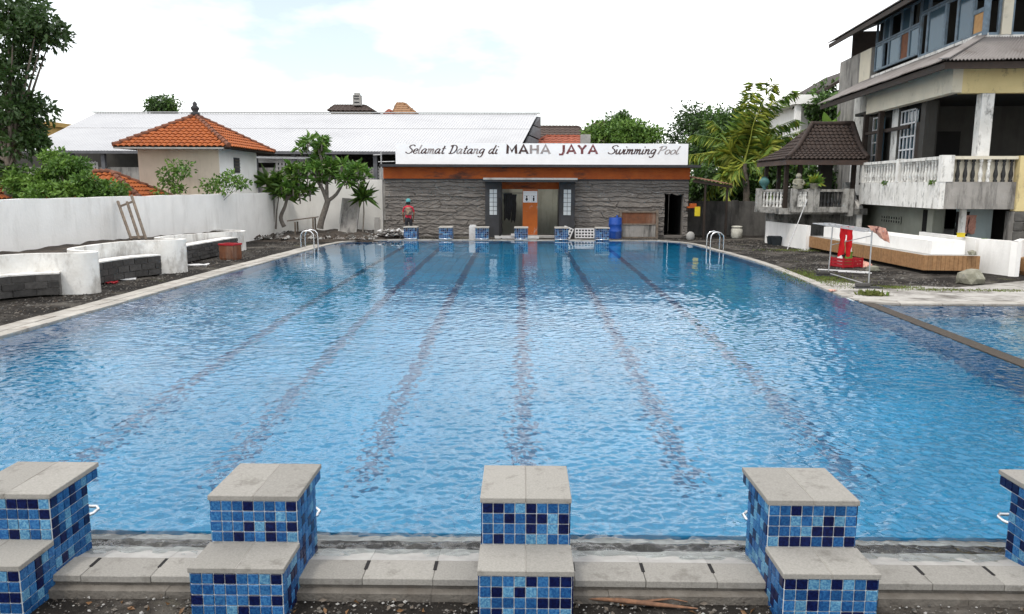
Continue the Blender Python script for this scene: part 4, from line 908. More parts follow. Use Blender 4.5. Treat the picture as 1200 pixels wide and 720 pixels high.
def spiky(base, top, n, ln, label, mats, name='spiky_plant', seed=1, stems=1, wd=.045, droop=.5, r=.04):
    rng = np.random.default_rng(seed); b = Vector(base); root = empty(name, b, 0, label, 'plant')
    tm = MB(); C = []; D = []
    for s in range(stems):
        t = Vector(top)-b+Vector(((s-(stems-1)/2)*.28, rng.normal()*.1, -.35*s*(rng.random())))
        tm.tube([(((s-(stems-1)/2)*.12), 0, -.1), t*.5+Vector((.03, 0, 0)), t], [r, r*.8, r*.6], 6)
        a = rng.uniform(0, 6.28, n//stems); e = rng.uniform(-.4, 1.3, n//stems)
        C.append(np.tile(np.array(t), (n//stems, 1))); D.append(np.stack([np.cos(a)*np.cos(e), np.sin(a)*np.cos(e), np.sin(e)], 1))
    obj('stem', tm, 'barkpale', root); C = np.concatenate(C); D = np.concatenate(D)
    link('foliage', leaf_mesh('foliage', C, D, rng.uniform(.7, 1.2, len(C))*ln, wd, mats, rng.integers(0, len(mats), len(C)), droop), root, kind='stuff')
spiky(T(425, 272), T(425, 232), 46, .75, 'spiky dragon-tree plant between the leaning slab and pool house', ['lf_mid', 'lf_bright'], seed=3)
spiky(T(320, 266), T(320, 216), 60, .8, 'slender feathery palm shrub at the left of the frangipani trees', ['lf_bright', 'lf_mid'], 'palm_shrub', 4, 3, .06)
cs = [T(401, 232, .9), T(422.5, 234, .9), T(417.5, 277, .1), T(395.5, 276.5, .1)]
o = cs[3]; mb = MB(); bk = Vector((0, .07, 0))
mb.hexa([q-o for q in (cs[3], cs[2], cs[2]+bk, cs[3]+bk)], [q-o for q in (cs[0], cs[1], cs[1]+bk, cs[0]+bk)])
lp = obj('concrete_sheet', mb, 'stainconc', loc=o, label='grey concrete panel leaning on the white wall beside the frangipani', cat='panel')
o2 = MB().bar(cs[0]-o+Vector((.05, -.012, -.05)), cs[1]-o+Vector((-.05, -.012, -.05)), .02, .06).bar(cs[0]-o+Vector((.04, -.012, -.05)), cs[3]-o+Vector((.04, -.012, .05)), .06, .02).bar(cs[1]-o+Vector((-.04, -.012, -.05)), cs[2]-o+Vector((-.04, -.012, .05)), .06, .02)
obj('rim', o2, 'concrete', lp)
q = T(444, 273); obj('small_slab', MB().prism([(-.14, 0), (.14, 0), (.14, .1), (-.14, .1)], 0, .72).prism([(-.12, .01), (.12, .01), (.12, .09), (-.12, .09)], .72, .8), 'stainconc', loc=(q.x, 34.0, .02), rz=.2, label='small upright grey slab at the left corner of the pool house', cat='slab')
a, b = T(338, 259, -.9), T(372, 254.5, -.9); o = (a+b)/2; wb = empty('work_bench', (o.x, o.y, 0), 0, 'rough plank bench on thin legs under the frangipani', 'bench')
obj('top_board', MB().bar(a-Vector((o.x, o.y, 0)), b-Vector((o.x, o.y, 0)), .45, .05), 'woodgrey', wb)
for px in (347, 368):
    for dy in (-.18, .18): lx = T(px, 258, -.9).x-o.x; obj('leg', MB().box(lx-.03, lx+.03, dy-.03, dy+.03, 0, a.z-.04 if px < 350 else b.z-.05), 'woodgrey', wb)

# ================================================================== LEFT HOUSE WITH ORANGE ROOF
def tile_roof(mb, a, b, c, d, tw=.2, tl=.26, mi=0, lift=.035):
    """roof face: eave a->b, ridge d->c ; arched tiles in overlapping rows"""
    a, b, c, d = map(Vector, (a, b, c, d)); nrm = ((b-a).cross(d-a)).normalized()
    if nrm.z < 0: nrm = -nrm
    eu = (b-a).normalized(); L_ = (b-a).length
    upv = (d-a)-eu*(d-a).dot(eu); H_ = upv.length; ev = upv.normalized()
    off0, off1 = (d-a).dot(eu), (c-a).dot(eu)
    rows = int(H_/tl)+1; cols = int(L_/tw)+1
    for r in range(rows):
        v0, v1 = r*tl-.04, min((r+1)*tl, H_); vm = (v0+v1)/2/H_
        lo, hi = off0*vm, L_+(off1-L_)*vm
        for c_ in range(cols):
            u = c_*tw; uc = u+tw/2
            if uc < lo or uc > hi: continue
            vs = []
            for v, h in ((v0, lift+.02), (v1, .006)):
                for k_ in range(4):
                    uu = u+tw*k_/3; hh_ = h+(.045 if k_ in (1, 2) else 0)
                    vs.append(a+eu*uu+ev*v+nrm*hh_)
            vs += [p-nrm*.03 for p in vs[:4]]
            mb.add(vs, [(0, 1, 5, 4), (1, 2, 6, 5), (2, 3, 7, 6), (8, 9, 1, 0), (9, 10, 2, 1), (10, 11, 3, 2)], mi)
    return mb
def slab_face(mb, pts, th=.06, mi=0):
    P = [Vector(p) for p in pts]; nrm = (P[1]-P[0]).cross(P[2]-P[0]).normalized()
    if nrm.z < 0: nrm = -nrm
    n = len(P); vs = P+[p-nrm*th for p in P]
    return mb.add(vs, [tuple(range(n)), tuple(range(n, 2*n))[::-1]]+[(i, (i+1) % n, n+(i+1) % n, n+i) for i in range(n)], mi)
def hip_house(name, x0, x1, y0, y1, ze, zr, ridge, over, label, wallm, tilem, zb=0., finial=False, parts=None, tw=.22, tl=.28):
    """ridge: (xa, xb) along x at the mid depth"""
    cx, cy = (x0+x1)/2, (y0+y1)/2; root = empty(name, (cx, cy, 0), 0, label, 'house')
    X0, X1, Y0, Y1 = x0-cx-over, x1-cx+over, y0-cy-over, y1-cy+over; ra, rb = ridge[0]-cx, ridge[1]-cx
    obj('wall', MB().box(x0-cx, x1-cx, y0-cy, y1-cy, zb, ze-.02), wallm, root)
    A_, B_, C_, D_ = (X0, Y0, ze), (X1, Y0, ze), (X1, Y1, ze), (X0, Y1, ze); E1, E2 = (ra, 0, zr), (rb, 0, zr)
    rm = MB(); cap_ = MB()
    faces = ((A_, B_, E2, E1), (C_, D_, E1, E2), (B_, C_, E2, E2), (D_, A_, E1, E1)); tm = MB()
    for f in faces:
        slab_face(rm, f[:2]+((f[2], f[3]) if f[2] != f[3] else (f[2],)), .08); tile_roof(tm, *f, tw=tw, tl=tl)
    rf = obj('roof', rm, 'wooddark', root); obj('tile_courses', tm, tilem, rf, kind='stuff')
    for a, b in ((A_, E1), (D_, E1), (B_, E2), (C_, E2))+(((E1, E2),) if ra != rb else ()):
        a, b = Vector(a), Vector(b); k = max(3, int((b-a).length/.3)); hm = MB()
        for i in range(k):
            p, q = a.lerp(b, i/k), a.lerp(b, (i+1.12)/k if i < k-1 else 1)
            hm.tube([p+Vector((0, 0, .07)), q+Vector((0, 0, .05))], [.10, .075], 7)
        obj('ridge_cap', hm, 'ridge' if tilem == 'tileorange' else tilem, rf)
    if finial:
        obj('finial', MB().lathe([(.16, 0), (.2, .08), (.1, .14), (.16, .24), (.18, .3), (.08, .4), (.1, .46), (.03, .56)], 10, (E1[0], 0, zr+.05)), 'dark', rf)
    return root
oh = hip_house('orange_roof_house', -14.75, -11.62, 30.0, 34.2, 3.62, 4.95, (-13.32, -13.32), .62, 'small house with a bright orange tiled hip roof behind the yard wall', 'white', 'tileorange', finial=True)
obj('front_wall_panel', MB().box(-3.13/2, 3.13/2-.02, -2.12, -2.103, .5, 3.55), 'beige', oh)
obj('gutter', MB().box(-2.1, 2.0, -2.80, -2.72, 3.54, 3.6), 'concrete', oh)
wn = obj('window', MB().box(1.568, 1.60, -.65, -.05, 2.70, 3.3), 'dark', oh)
for i in range(4): obj('louvre', MB().bar((1.61, -.62, 2.8+i*.13), (1.61, -.08, 2.8+i*.13), .05, .02), 'woodgrey', wn)
# flared white side wall of the next plot (curved edge left of the house)
cw = [A(172, 180, 31.5), A(172, 195, 31.5), A(168, 206, 31.5), A(160, 215, 31.5), A(154, 222, 31.5), A(154, 236, 31.5), A(185, 236, 31.5), A(185, 180, 31.5)]
o = cw[0]; mb = MB(); n = len(cw); vs = [q-o for q in cw]+[q-o+Vector((0, .15, 0)) for q in cw]
mb.add(vs, [tuple(range(n)), tuple(range(n, 2*n))[::-1]]+[(i, n+i, n+(i+1) % n, (i+1) % n) for i in range(n)]); obj('curved_wall', mb, 'beige', loc=o, label='pale wall with a curved edge left of the orange-roofed house', cat='wall')
# two glimpses of low orange roofs just over the yard wall
for (xa_, xb_, ya_, yb2, ze_, zr_, lb) in ((-19.2, -16.2, 22.5, 25.5, 1.75, 2.75, 'corner of a low orange tiled roof at the left picture edge'), (-17.2, -13.4, 27.2, 29.6, 1.55, 2.62, 'low orange tiled roof with dark ridge behind the wall by the bush')):
    hip_house('low_roof_house', xa_, xb_, ya_, yb2, ze_, zr_, ((xa_+xb_)/2-.3, (xa_+xb_)/2+.3), .3, lb, 'white', 'tileorange')

# ================================================================== WAREHOUSE
EA, EB = Vector((A(20, 177, 50).x, 50, A(300, 177.3, 50).z)), Vector((A(607, 177, 50).x, 50, A(300, 177.3, 50).z))
RA, RB = Vector((A(112, 133, 62).x, 62, A(300, 133.5, 62).z)), Vector((A(630, 133, 62).x, 62, A(300, 133.5, 62).z))
EA.x = A(22, 177, 50).x
wh = empty('warehouse', (-16, 50, 0), 0, 'long warehouse with a bright white metal roof behind the yard', 'warehouse')
o = Vector((-16, 50, 0)); nP = 24
for i in range(nP):
    t0, t1 = i/nP, (i+1)/nP
    for k_, (v0, v1, dz) in enumerate(((0, .56, .0), (.555, 1, .018))):
        P = [EA.lerp(EB, t0).lerp(RA.lerp(RB, t0), v0)-o, EA.lerp(EB, t1).lerp(RA.lerp(RB, t1), v0)-o, EA.lerp(EB, t1).lerp(RA.lerp(RB, t1), v1)-o, EA.lerp(EB, t0).lerp(RA.lerp(RB, t0), v1)-o]
        P = [p+Vector((0, 0, dz)) for p in P]; mb = MB(); nr = 7
        for r in range(nr):                       # ribs of the sheet
            f0, f1, f2, f3 = r/nr, (r+.78)/nr, (r+.84)/nr, (r+.95)/nr
            for g0, g1, h0, h1 in ((f0, f1, 0, 0), (f1, f2, 0, .022), (f2, f3, .022, .022), (f3, (r+1)/nr, .022, 0)):
                a, b = P[0].lerp(P[1], g0), P[0].lerp(P[1], g1); c, d = P[3].lerp(P[2], g1), P[3].lerp(P[2], g0)
                mb.add([a+Vector((0, 0, h0)), b+Vector((0, 0, h1)), c+Vector((0, 0, h1)), d+Vector((0, 0, h0))], [(0, 1, 2, 3)])
        obj('roof_sheet', mb, 'whiteroof', wh)
obj('ridge_cap', MB().bar(RA-o+Vector((-.2, 0, .1)), RB-o+Vector((.2, 0, .1)), .4, .06), 'galv', wh)
obj('eave_trim', MB().bar(EA-o+Vector((0, 0, -.1)), EB-o+Vector((0, 0, -.1)), .12, .16), 'roofedge', wh)
gb = RB-o; ge = EB-o; mb = MB(); K = 4
for i in range(K):                                # stepped dark cladding of the gable
    t0, t1 = i/K, (i+1)/K; z0 = ge.z-.4+(gb.z-ge.z+.3)*t0; z1 = ge.z-.4+(gb.z-ge.z+.3)*t1
    a = ge.lerp(gb, min(1, t0+.06)); ofs = Vector((.10-.03*i, 0, 0)); c = gb+Vector((.25, .3, 0))
    obj('gable_sheet', MB().hexa([Vector((a.x, a.y, z0+.03))+ofs, Vector((c.x, c.y, z0+.03))+ofs, Vector((c.x-.1, c.y+.1, z0+.03)), Vector((a.x-.1, a.y+.1, z0+.03))],
        [Vector((ge.lerp(gb, t1).x, ge.lerp(gb, t1).y, z1-.06)), Vector((c.x, c.y, z1-.06)), Vector((c.x-.1, c.y+.1, z1-.06)), Vector((ge.lerp(gb, t1).x-.1, ge.lerp(gb, t1).y+.1, z1-.06))]), 'roofedge', wh)
# open side under the eave: posts, dark hall, half-height grey wall with vent grilles
obj('hall_floor', MB().box(EA.x+16, -.6+16, .5, 12, -.2, -.02), 'dark', wh)
obj('rear_wall', MB().box(RA.x+16.3, 1.2+16, 12, 12.2, -.2, gb.z-.3).box(EA.x+2, RA.x+16.29, 12, 12.2, -.2, 4.9), 'interior', wh)
zl = A(300, 200, 50.6).z
obj('half_wall', MB().box(EA.x+16.1, -.8+16, .55, .75, -.2, A(400, 197, 50.6).z), 'stainconc', wh)
for px in (85, 122, 185, 300, 345, 392, 440, 520): 
    x = A(px, 190, 50.4).x+16; obj('post', MB().box(x-.12, x+.12, .25, .5, -.2, 4.35), 'roofedge', wh)
def grille(px0, px1, py0, py1, Y, nx, nz):
    a, b = A(px0, py1, Y), A(px1, py0, Y); mb = MB(); x0, x1, z0, z1 = a.x+16, b.x+16, a.z, b.z
    back = MB().box(x0, x1, .50, .54, z0, z1); g = obj('vent_grille', back, 'black', wh)
    for i in range(nx+1): x = x0+(x1-x0)*i/nx; mb.box(x-.07, x+.07, .42, .499, z0, z1)
    for j in range(nz+1):
        z = z0+(z1-z0)*j/nz
        for i in range(nx): xx0, xx1 = x0+(x1-x0)*i/nx+.071, x0+(x1-x0)*(i+1)/nx-.071; mb.box(xx0, xx1, .43, .498, z-.06, z+.06)
    obj('lattice', mb, 'concrete', g, kind='stuff')
grille(427, 449, 197, 211, 50.5, 6, 4); grille(100, 114, 190, 200, 50.5, 4, 2); grille(325, 345, 190, 200, 50.5, 5, 2)
obj('inner_gutter', MB().bar((A(300, 186, 51).x+16, .2, A(300, 185, 51).z), (A(370, 186, 51).x+16, .2, A(300, 186, 51).z), .1, .12), 'galv', wh)
obj('inner_sheet', MB().box(A(300, 192, 52).x+16, A(372, 192, 52).x+16, 1.6, 1.7, A(300, 191, 52).z, A(300, 183, 52).z), 'galv', wh)
# tv aerial in front of the eave
q = A(447, 200, 38); an = empty('aerial_mast', (q.x, 38, 0), 0, 'thin aerial mast with crossbars left of the roof sign', 'aerial')
obj('mast', MB().tube([(0, 0, 0), (0, 0, A(447, 178, 38).z)], .035, 6), 'galv', an)
for py, w0, w1 in ((182, -.38, .05), (190, -.15, .65)): z = A(447, py, 38).z; obj('crossbar', MB().tube([(w0, 0, z), (w1, 0, z+.02)], .025, 5), 'galv', an)

# ================================================================== FAR ROOFS
def far_hip(px0, px1, pyr, pye, rpx0, rpx1, Y, label, tilem, wallm='cream', depth=6., name='far_house'):
    x0, x1 = A(px0, pye, Y).x, A(px1, pye, Y).x; ze = A((px0+px1)/2, pye, Y).z; yr = Y+depth/2; zr = A((rpx0+rpx1)/2, pyr, yr).z
    return hip_house(name, x0+.3, x1-.3, Y+.3, Y+depth-.3, ze, zr, (A(rpx0, pyr, yr).x, A(rpx1, pyr, yr).x), .3, label, wallm, tilem, tw=.5, tl=.6)
pv = far_hip(384, 436, 124, 130, 392, 428, 90, 'dark flat pavilion roof with a small turret above the warehouse', 'tilebrown')
t_ = A(419, 124, 92); obj('turret', MB().box(-.45, .45, -.45, .45, 0, 1.15).box(-.3, .3, -.3, .3, 1.15, 1.4), 'concrete', pv, loc=(t_.x-pv.location.x, 92-pv.location.y, t_.z))
for z in (.25, .65, .95): obj('turret_slit', MB().box(-.3, .3, -.47, -.451, z, z+.14), 'dark', pv, loc=(t_.x-pv.location.x, 92-pv.location.y, t_.z))
far_hip(459, 489, 121.5, 135, 465, 474, 85, 'brown hipped roof end peeping over the warehouse ridge', 'thatch')
far_hip(448, 464, 129.5, 136, 455, 457, 84, 'tiny red roof tip beside the brown roof over the warehouse', 'tilered')
far_hip(626, 690, 149, 164, 632, 678, 74, 'long dark brown roof behind the right end of the warehouse', 'tilebrown')
far_hip(622, 692, 160.5, 171, 640, 680, 60, 'reddish tiled roof just above the sign board', 'tilered')
far_hip(664, 742, 143.5, 168, 700, 717, 82, 'tall brown hipped roof among the green trees', 'tilebrown')
q = A(686, 160, 58); cb = obj('white_chimney', MB().box(-.35, .35, -.3, .3, 0, A(686, 158, 58).z), 'concrete', loc=(q.x, 58, 0), label='small pale chimney block at the end of the red roof', cat='chimney')
q = A(718.5, 140, 110); rmst = empty('radio_mast', (q.x, 110, 0), 0, 'thin lattice radio mast far behind the brown roof', 'mast')
z1 = A(718.5, 130, 110).z
for sx in (-.35, .35): obj('leg', MB().tube([(sx*2, 0, 0), (sx*.6, 0, z1)], .06, 4), 'galv', rmst)
for k_ in range(14): z = z1*k_/14; ww = .7-.5*k_/14; obj('brace', MB().bar((-ww, 0, z), (ww, 0, z+z1/14), .05, .05), 'galv', rmst)
# yellow building behind the left tree
a, b = A(24, 165, 78), A(56, 148, 78); yb = empty('ochre_building', (a.x, 78, 0), 0, 'ochre flat-roofed building glimpsed behind the left tree', 'building')
obj('wall', MB().box(0, b.x-a.x, 0, 8, 0, b.z), 'ochre', yb); obj('parapet', MB().box(-.3, b.x-a.x+.3, -.3, 8.3, b.z+.003, b.z+.45), 'ochre', yb)
for i in range(2): obj('window', MB().box(.5+i*1.3, 1.1+i*1.3, -.05, -.002, b.z-1.4, b.z-.4), 'dark', yb)

# ================================================================== TREES
T1 = A(12, 100, 24)
shape = [A(px, py, 24+dy) for px, py, dy in ((10, 10, 0), (30, 8, .5), (45, 22, -.4), (60, 42, .3), (40, 45, .6), (15, 40, -.5), (5, 65, .4), (28, 68, .2), (12, 90, -.3), (5, 110, .5), (30, 118, 0), (44, 130, .4), (15, 130, -.4), (38, 150, .3), (10, 150, .2), (28, 170, -.2), (5, 180, .5), (12, 205, 0), (-15, 30, 0), (-15, 80, .4), (-15, 130, 0), (-25, 180, 0), (-30, 60, .3), (18, 22, .6), (52, 38, 0), (40, 165, 0))]
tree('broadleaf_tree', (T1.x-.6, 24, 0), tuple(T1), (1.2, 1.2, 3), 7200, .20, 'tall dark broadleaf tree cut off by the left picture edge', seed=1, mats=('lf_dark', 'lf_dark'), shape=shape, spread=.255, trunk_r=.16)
shape = [A(px, py, 23.2+dy) for px, py, dy in ((40, 215, 0), (55, 205, .3), (70, 195, -.2), (62, 222, -.4), (85, 205, .3), (100, 212, -.3), (80, 225, -.5), (112, 222, .2), (125, 228, 0), (45, 228, -.5), (100, 228, -.4), (90, 195, .3), (65, 186, .3), (30, 225, .2), (135, 222, .3), (20, 215, .2), (74, 210, .5), (25, 205, .5))]
tree('leafy_bush', (A(80, 230, 23.2).x, 23.2, 0), tuple(A(80, 210, 23.2)), (1.3, .8, .7), 6500, .15, 'dense green bush rising over the left yard wall', 'bush', ('lf_mid', 'lf_bright', ), seed=2, shape=shape, spread=.36, trunk_r=.07)
for i, (pp, lb) in enumerate(((((195, 205), (205, 196), (212, 203), (200, 215), (190, 222), (210, 222), (218, 196)), 'left twiggy green shrub over the yard wall below the orange roof'), (((250, 215), (262, 210), (270, 207), (244, 220), (278, 214), (258, 222), (284, 216)), 'right twiggy green shrub over the yard wall below the orange roof'))):
    shape = [A(px, py, 28.6) for px, py in pp]
    tree('twiggy_shrub', (shape[3].x, 28.6, 0), tuple(shape[0]), (.5, .5, .4), 420, .17, lb, 'shrub', ('lf_bright', 'lf_mid'), seed=5+i, shape=shape, spread=.62, trunk_r=.035)
q = A(192, 126, 95); tree('far_tree', (q.x, 95, 0), tuple(A(192, 127, 95)), (2.1, 1.8, 1.2), 1800, .42, 'dark round treetop above the left half of the white roof', seed=8, spread=.5)
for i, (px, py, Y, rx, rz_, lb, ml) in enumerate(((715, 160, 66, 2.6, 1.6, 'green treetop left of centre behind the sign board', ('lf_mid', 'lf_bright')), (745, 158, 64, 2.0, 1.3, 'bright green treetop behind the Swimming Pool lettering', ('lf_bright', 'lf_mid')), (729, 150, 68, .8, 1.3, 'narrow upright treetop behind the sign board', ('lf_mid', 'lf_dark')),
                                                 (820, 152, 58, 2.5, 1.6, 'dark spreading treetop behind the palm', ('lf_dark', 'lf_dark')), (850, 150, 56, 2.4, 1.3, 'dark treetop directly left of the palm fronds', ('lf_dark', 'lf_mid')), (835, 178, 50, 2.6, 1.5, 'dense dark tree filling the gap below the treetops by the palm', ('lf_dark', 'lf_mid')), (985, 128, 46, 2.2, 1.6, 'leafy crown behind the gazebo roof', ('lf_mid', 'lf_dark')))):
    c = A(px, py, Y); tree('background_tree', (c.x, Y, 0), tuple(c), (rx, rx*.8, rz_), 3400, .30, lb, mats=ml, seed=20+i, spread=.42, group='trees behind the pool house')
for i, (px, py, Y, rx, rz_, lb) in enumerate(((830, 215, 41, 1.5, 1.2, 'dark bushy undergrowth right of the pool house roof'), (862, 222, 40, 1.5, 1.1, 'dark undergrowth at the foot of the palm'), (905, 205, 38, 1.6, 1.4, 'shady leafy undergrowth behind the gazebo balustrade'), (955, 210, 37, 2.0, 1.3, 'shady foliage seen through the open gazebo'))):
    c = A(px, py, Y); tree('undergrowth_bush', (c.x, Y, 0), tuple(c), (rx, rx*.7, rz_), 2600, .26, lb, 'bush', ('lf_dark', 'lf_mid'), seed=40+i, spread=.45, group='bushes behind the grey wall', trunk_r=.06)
# coconut palm
def palm():
    b = A(872, 270, 37.6); c = A(872, 192, 37.6); root = empty('coconut_palm', (b.x, 37.6, 0), 0, 'coconut palm with yellowing fronds behind the grey wall', 'palm tree')
    o = Vector((b.x, 37.6, 0)); c = c-o
    obj('trunk', MB().tube(smooth_path([(-.1, 0, -.1), (.05, 0, c.z*.5), c], 5), [.2-.006*i for i in range(11)], 10), 'bark', root)
    fr = [((878, 150), (884, 98), 0), ((892, 135), (928, 106), .4), ((885, 140), (905, 98), -.4), ((872, 140), (878, 110), .8), ((905, 165), (950, 150), .5), ((905, 170), (940, 195), -.5), ((850, 178), (806, 182), -.3), ((848, 165), (815, 158), .6), ((852, 200), (822, 235), -.8),
          ((858, 205), (846, 250), -.9), ((893, 190), (905, 235), -.8), ((858, 165), (835, 142), .9), ((898, 155), (932, 140), 1.2)]
    for k_, (m_, e_, dy) in enumerate(fr):
        p0 = c+Vector((0, 0, .0)); p1 = A(*m_, 37.6+dy*.6)-o; p2 = A(*e_, 37.6+dy)-o
        P = smooth_path([p0, p1.lerp(p0, .45), p1, p2], 8); rb = MB().tube(P, [.045*(1-i/len(P))+.008 for i in range(len(P))], 5)
        fo = obj('frond', rb, 'lf_yellow' if k_ in (0, 2, 6, 8, 9) else 'lf_palm', root)
        Ls = []; Ds = []; ln = []
        for i in range(3, len(P)):
            t_ = (P[min(i+1, len(P)-1)]-P[i-1]).normalized(); side = t_.cross(Vector((0, -1, .35))).normalized()
            for s in (-1, 1):
                for q in range(4):
                    f = i/len(P); Ls.append(P[i]+(P[min(i+1, len(P)-1)]-P[i])*(q/4)); d = t_*.8+side*s*(.58-.2*f)+Vector((0, 0, -.62-.25*f)); Ds.append(d+Vector(RNG.normal(size=3)*.09)); ln.append((.95-.75*abs(f-.4))*random.uniform(.75, 1.1))
        me = leaf_mesh('leaflets', np.array(Ls), np.array(Ds), np.array(ln), .042, ['lf_palm', 'lf_yellow', 'lf_mid'], RNG.choice(3, len(Ls), p=[.4, .5, .1] if k_ in (0, 2, 6, 8, 9, 5) else [.55, .2, .25]), .35)
        link('leaflets', me, fo, kind='stuff')
palm()
# banana-like leaves by the gazebo roof
def broad_plant(base, tips, label, name='banana_plant'):
    b = Vector(base); root = empty(name, b, 0, label, 'plant')
    obj('stem', MB().tube([(0, 0, -.1), (0, 0, (Vector(tips[0])-b).z*.75)], [.12, .07], 8), 'lf_mid', root)
    for tp in tips:
        q = Vector(tp)-b; st = Vector((0, 0, q.z*.72)); P = smooth_path([st, st.lerp(q, .5)+Vector((0, 0, .3)), q], 6); mb = MB(); vs = []
        for i, p in enumerate(P):
            f = i/(len(P)-1); ww = .30*math.sin(math.pi*min(1, f*1.05+.05))**.7; t_ = (P[min(i+1, len(P)-1)]-P[max(0, i-1)]).normalized(); s = t_.cross(Vector((0, -.3, 1))).normalized()
            vs += [p-s*ww+Vector((0, 0, -.3*ww)), p, p+s*ww+Vector((0, 0, -.3*ww))]
        n_ = len(P); mb.add(vs, [(3*i+j, 3*i+j+1, 3*i+4+j, 3*i+3+j) for i in range(n_-1) for j in range(2)], 0, True); obj('leaf', mb, 'lf_bright', root)
broad_plant((A(975, 150, 35).x, 35, 0), [A(945, 140, 35), A(965, 130, 35.3), A(1000, 138, 35), A(985, 128, 34.6)], 'banana plant with broad leaves over the gazebo ridge')

# ================================================================== RIGHT REAR: GREY WALL, SHED ROOF, GAZEBO, WHITE HOUSE
gw0, gw1 = A(806, 250, 36.2), A(905, 250, 36.2)
gw = empty('grey_wall', (gw0.x, 36.2, 0), 0, 'dark stained grey yard wall between the pool house and gazebo', 'wall')
obj('wall_body', MB().box(-.5, gw1.x-gw0.x+3, 0, .18, -.2, A(850, 236, 36.2).z), 'greywall', gw)
obj('pier', MB().box(2.0, 2.3, -.06, -.001, -.2, A(850, 236, 36.2).z+.05), 'greywall', gw)
sr = empty('shed_roof', (A(806, 210, 35).x, 35, 0), 0, 'rusty lean-to roof on posts at the right end of the pool house', 'roof')
zr = A(820, 207, 35).z
mb = MB(); n = 22
for i in range(n):
    x0, x1 = 1.75*i/n, 1.75*(i+1)/n; z0, z1 = zr-.28*x0/1.75+(.03 if i % 2 else 0), zr-.28*x1/1.75+(0 if i % 2 else .03)
    mb.add([(x0, -1.2, z0-.1), (x1, -1.2, z1-.1), (x1, 2, z1+.1), (x0, 2, z0+.1)], [(0, 1, 2, 3)])
obj('sheet', mb, 'rust', sr); obj('beam', MB().bar((0, -1.1, zr-.2), (1.7, -1.1, zr-.46), .08, .12), 'wooddark', sr)
for x in (.55, 1.5): obj('post', MB().box(x-.04, x+.04, -1.1, -1.02, -.1, zr-.25-.13*x), 'wooddark', sr)
q = A(813, 242, 34.4); shr = empty('offering_box', (q.x, 34.4, A(813, 244, 34.4).z), 0, 'orange and yellow offering box fixed beside the doorway', 'box')
obj('tray', MB().box(-.28, .25, -.12, .12, 0, .07).box(-.18, .1, -.1, .1, .071, .2), 'orange', shr); obj('cloth_flap', MB().box(.02, .26, -.14, -.121, -.35, .06), 'yellowp', shr)
obj('bracket', MB().box(-.3, -.2, -.05, .6, -.1, -.002), 'wooddark', shr)
q = G(863, 279, -.03); jr = empty('storage_jar', (q.x, q.y, -.035), 0, 'pale plastic jar with a rimmed neck before the grey wall', 'jar')
obj('jar_body', MB().lathe([(.21, 0), (.25, .04), (.255, .36), (.22, .42)], 16), 'jar', jr); obj('neck', MB().lathe([(.19, .421), (.19, .45), (.235, .47), (.235, .52), (.2, .53)], 16), 'jar', jr)
# low white wall and bins
def wall_seg(a, b, h, th, mat, name, label, cat='wall', z0=-.15):
    o = Vector((a[0], a[1], 0)); d = Vector((b[0]-a[0], b[1]-a[1], 0)); t_ = d.normalized(); nn = Vector((-t_.y, t_.x, 0))*th
    r = empty(name, o, 0, label, cat); obj('wall_body', MB().hexa([Vector((0, 0, z0)), d+Vector((0, 0, z0)), d+nn+Vector((0, 0, z0)), nn+Vector((0, 0, z0))], [Vector((0, 0, h)), d+Vector((0, 0, h)), d+nn+Vector((0, 0, h)), nn+Vector((0, 0, h))]), mat, r); return r
p0, p1 = G(898, 284), G(944, 291.8); wall_seg(p0, p1, .84, .15, 'white', 'low_wall', 'short white wall below the gazebo balustrade with a pole against it')
wall_seg(p0, (p0.x+3.6, p0.y+.3), .84, .15, 'white', 'low_wall', 'white wall return running back under the gazebo')
for i, (px, py, s, lb) in enumerate(((903, 286, .72, 'dark bin with lid standing by the short white wall'), (909, 287.5, .8, 'darker bin with lid nearer the pool by the short white wall'))):
    q = G(px, py, -.03); bn = empty('bin', (q.x, q.y-.1, -.035), .3, lb, 'bin', 'dark bins by the white wall')
    obj('bin_body', MB().hexa([(-.15*s, -.15*s, 0), (.15*s, -.15*s, 0), (.15*s, .15*s, 0), (-.15*s, .15*s, 0)], [(-.19*s, -.19*s, .38*s), (.19*s, -.19*s, .38*s), (.19*s, .19*s, .38*s), (-.19*s, .19*s, .38*s)]), 'bin', bn)
    obj('lid', MB().box(-.2*s, .2*s, -.2*s, .2*s, .381*s, .42*s).box(-.14*s, .14*s, -.14*s, .14*s, .421*s, .46*s), 'bin', bn)
a, b = G(922.5, 293, -.03), A(946, 234, 28.55)
obj('leaning_pole', MB().tube([Vector((0, 0, 0)), b-a], .019, 8), 'galv', loc=a, label='pale pole leaning from the ground up to the gazebo balustrade', cat='pole')
# baluster mesh
BAL = MB().lathe([(.055, 0), (.055, .05), (.035, .07), (.06, .16), (.065, .22), (.04, .34), (.03, .42), (.045, .5), (.03, .53), (.055, .56), (.055, .62)], 8)
BALW = BAL.mesh('baluster', 'baluster'); BALB = BAL.mesh('baluster', 'balblack')
def balustrade(parent, a, b, z0, h, n, mats=None, rail='stainwhite', inset=.08, depth=.14):
    a, b = Vector(a), Vector(b); d = (b-a).normalized(); L_ = (b-a).length
    obj('hand_rail', MB().bar(a+Vector((0, 0, z0+h-.045)), b+Vector((0, 0, z0+h-.045)), depth, .09), rail, parent)
    for i in range(n):
        p = a+d*(inset+(L_-2*inset)*(i+.5)/n); bm_ = BALB if mats and mats[i % len(mats)] else BALW
        link('baluster', bm_, parent, (p.x, p.y, z0), scale=(1, 1, (h-.09)/.62))
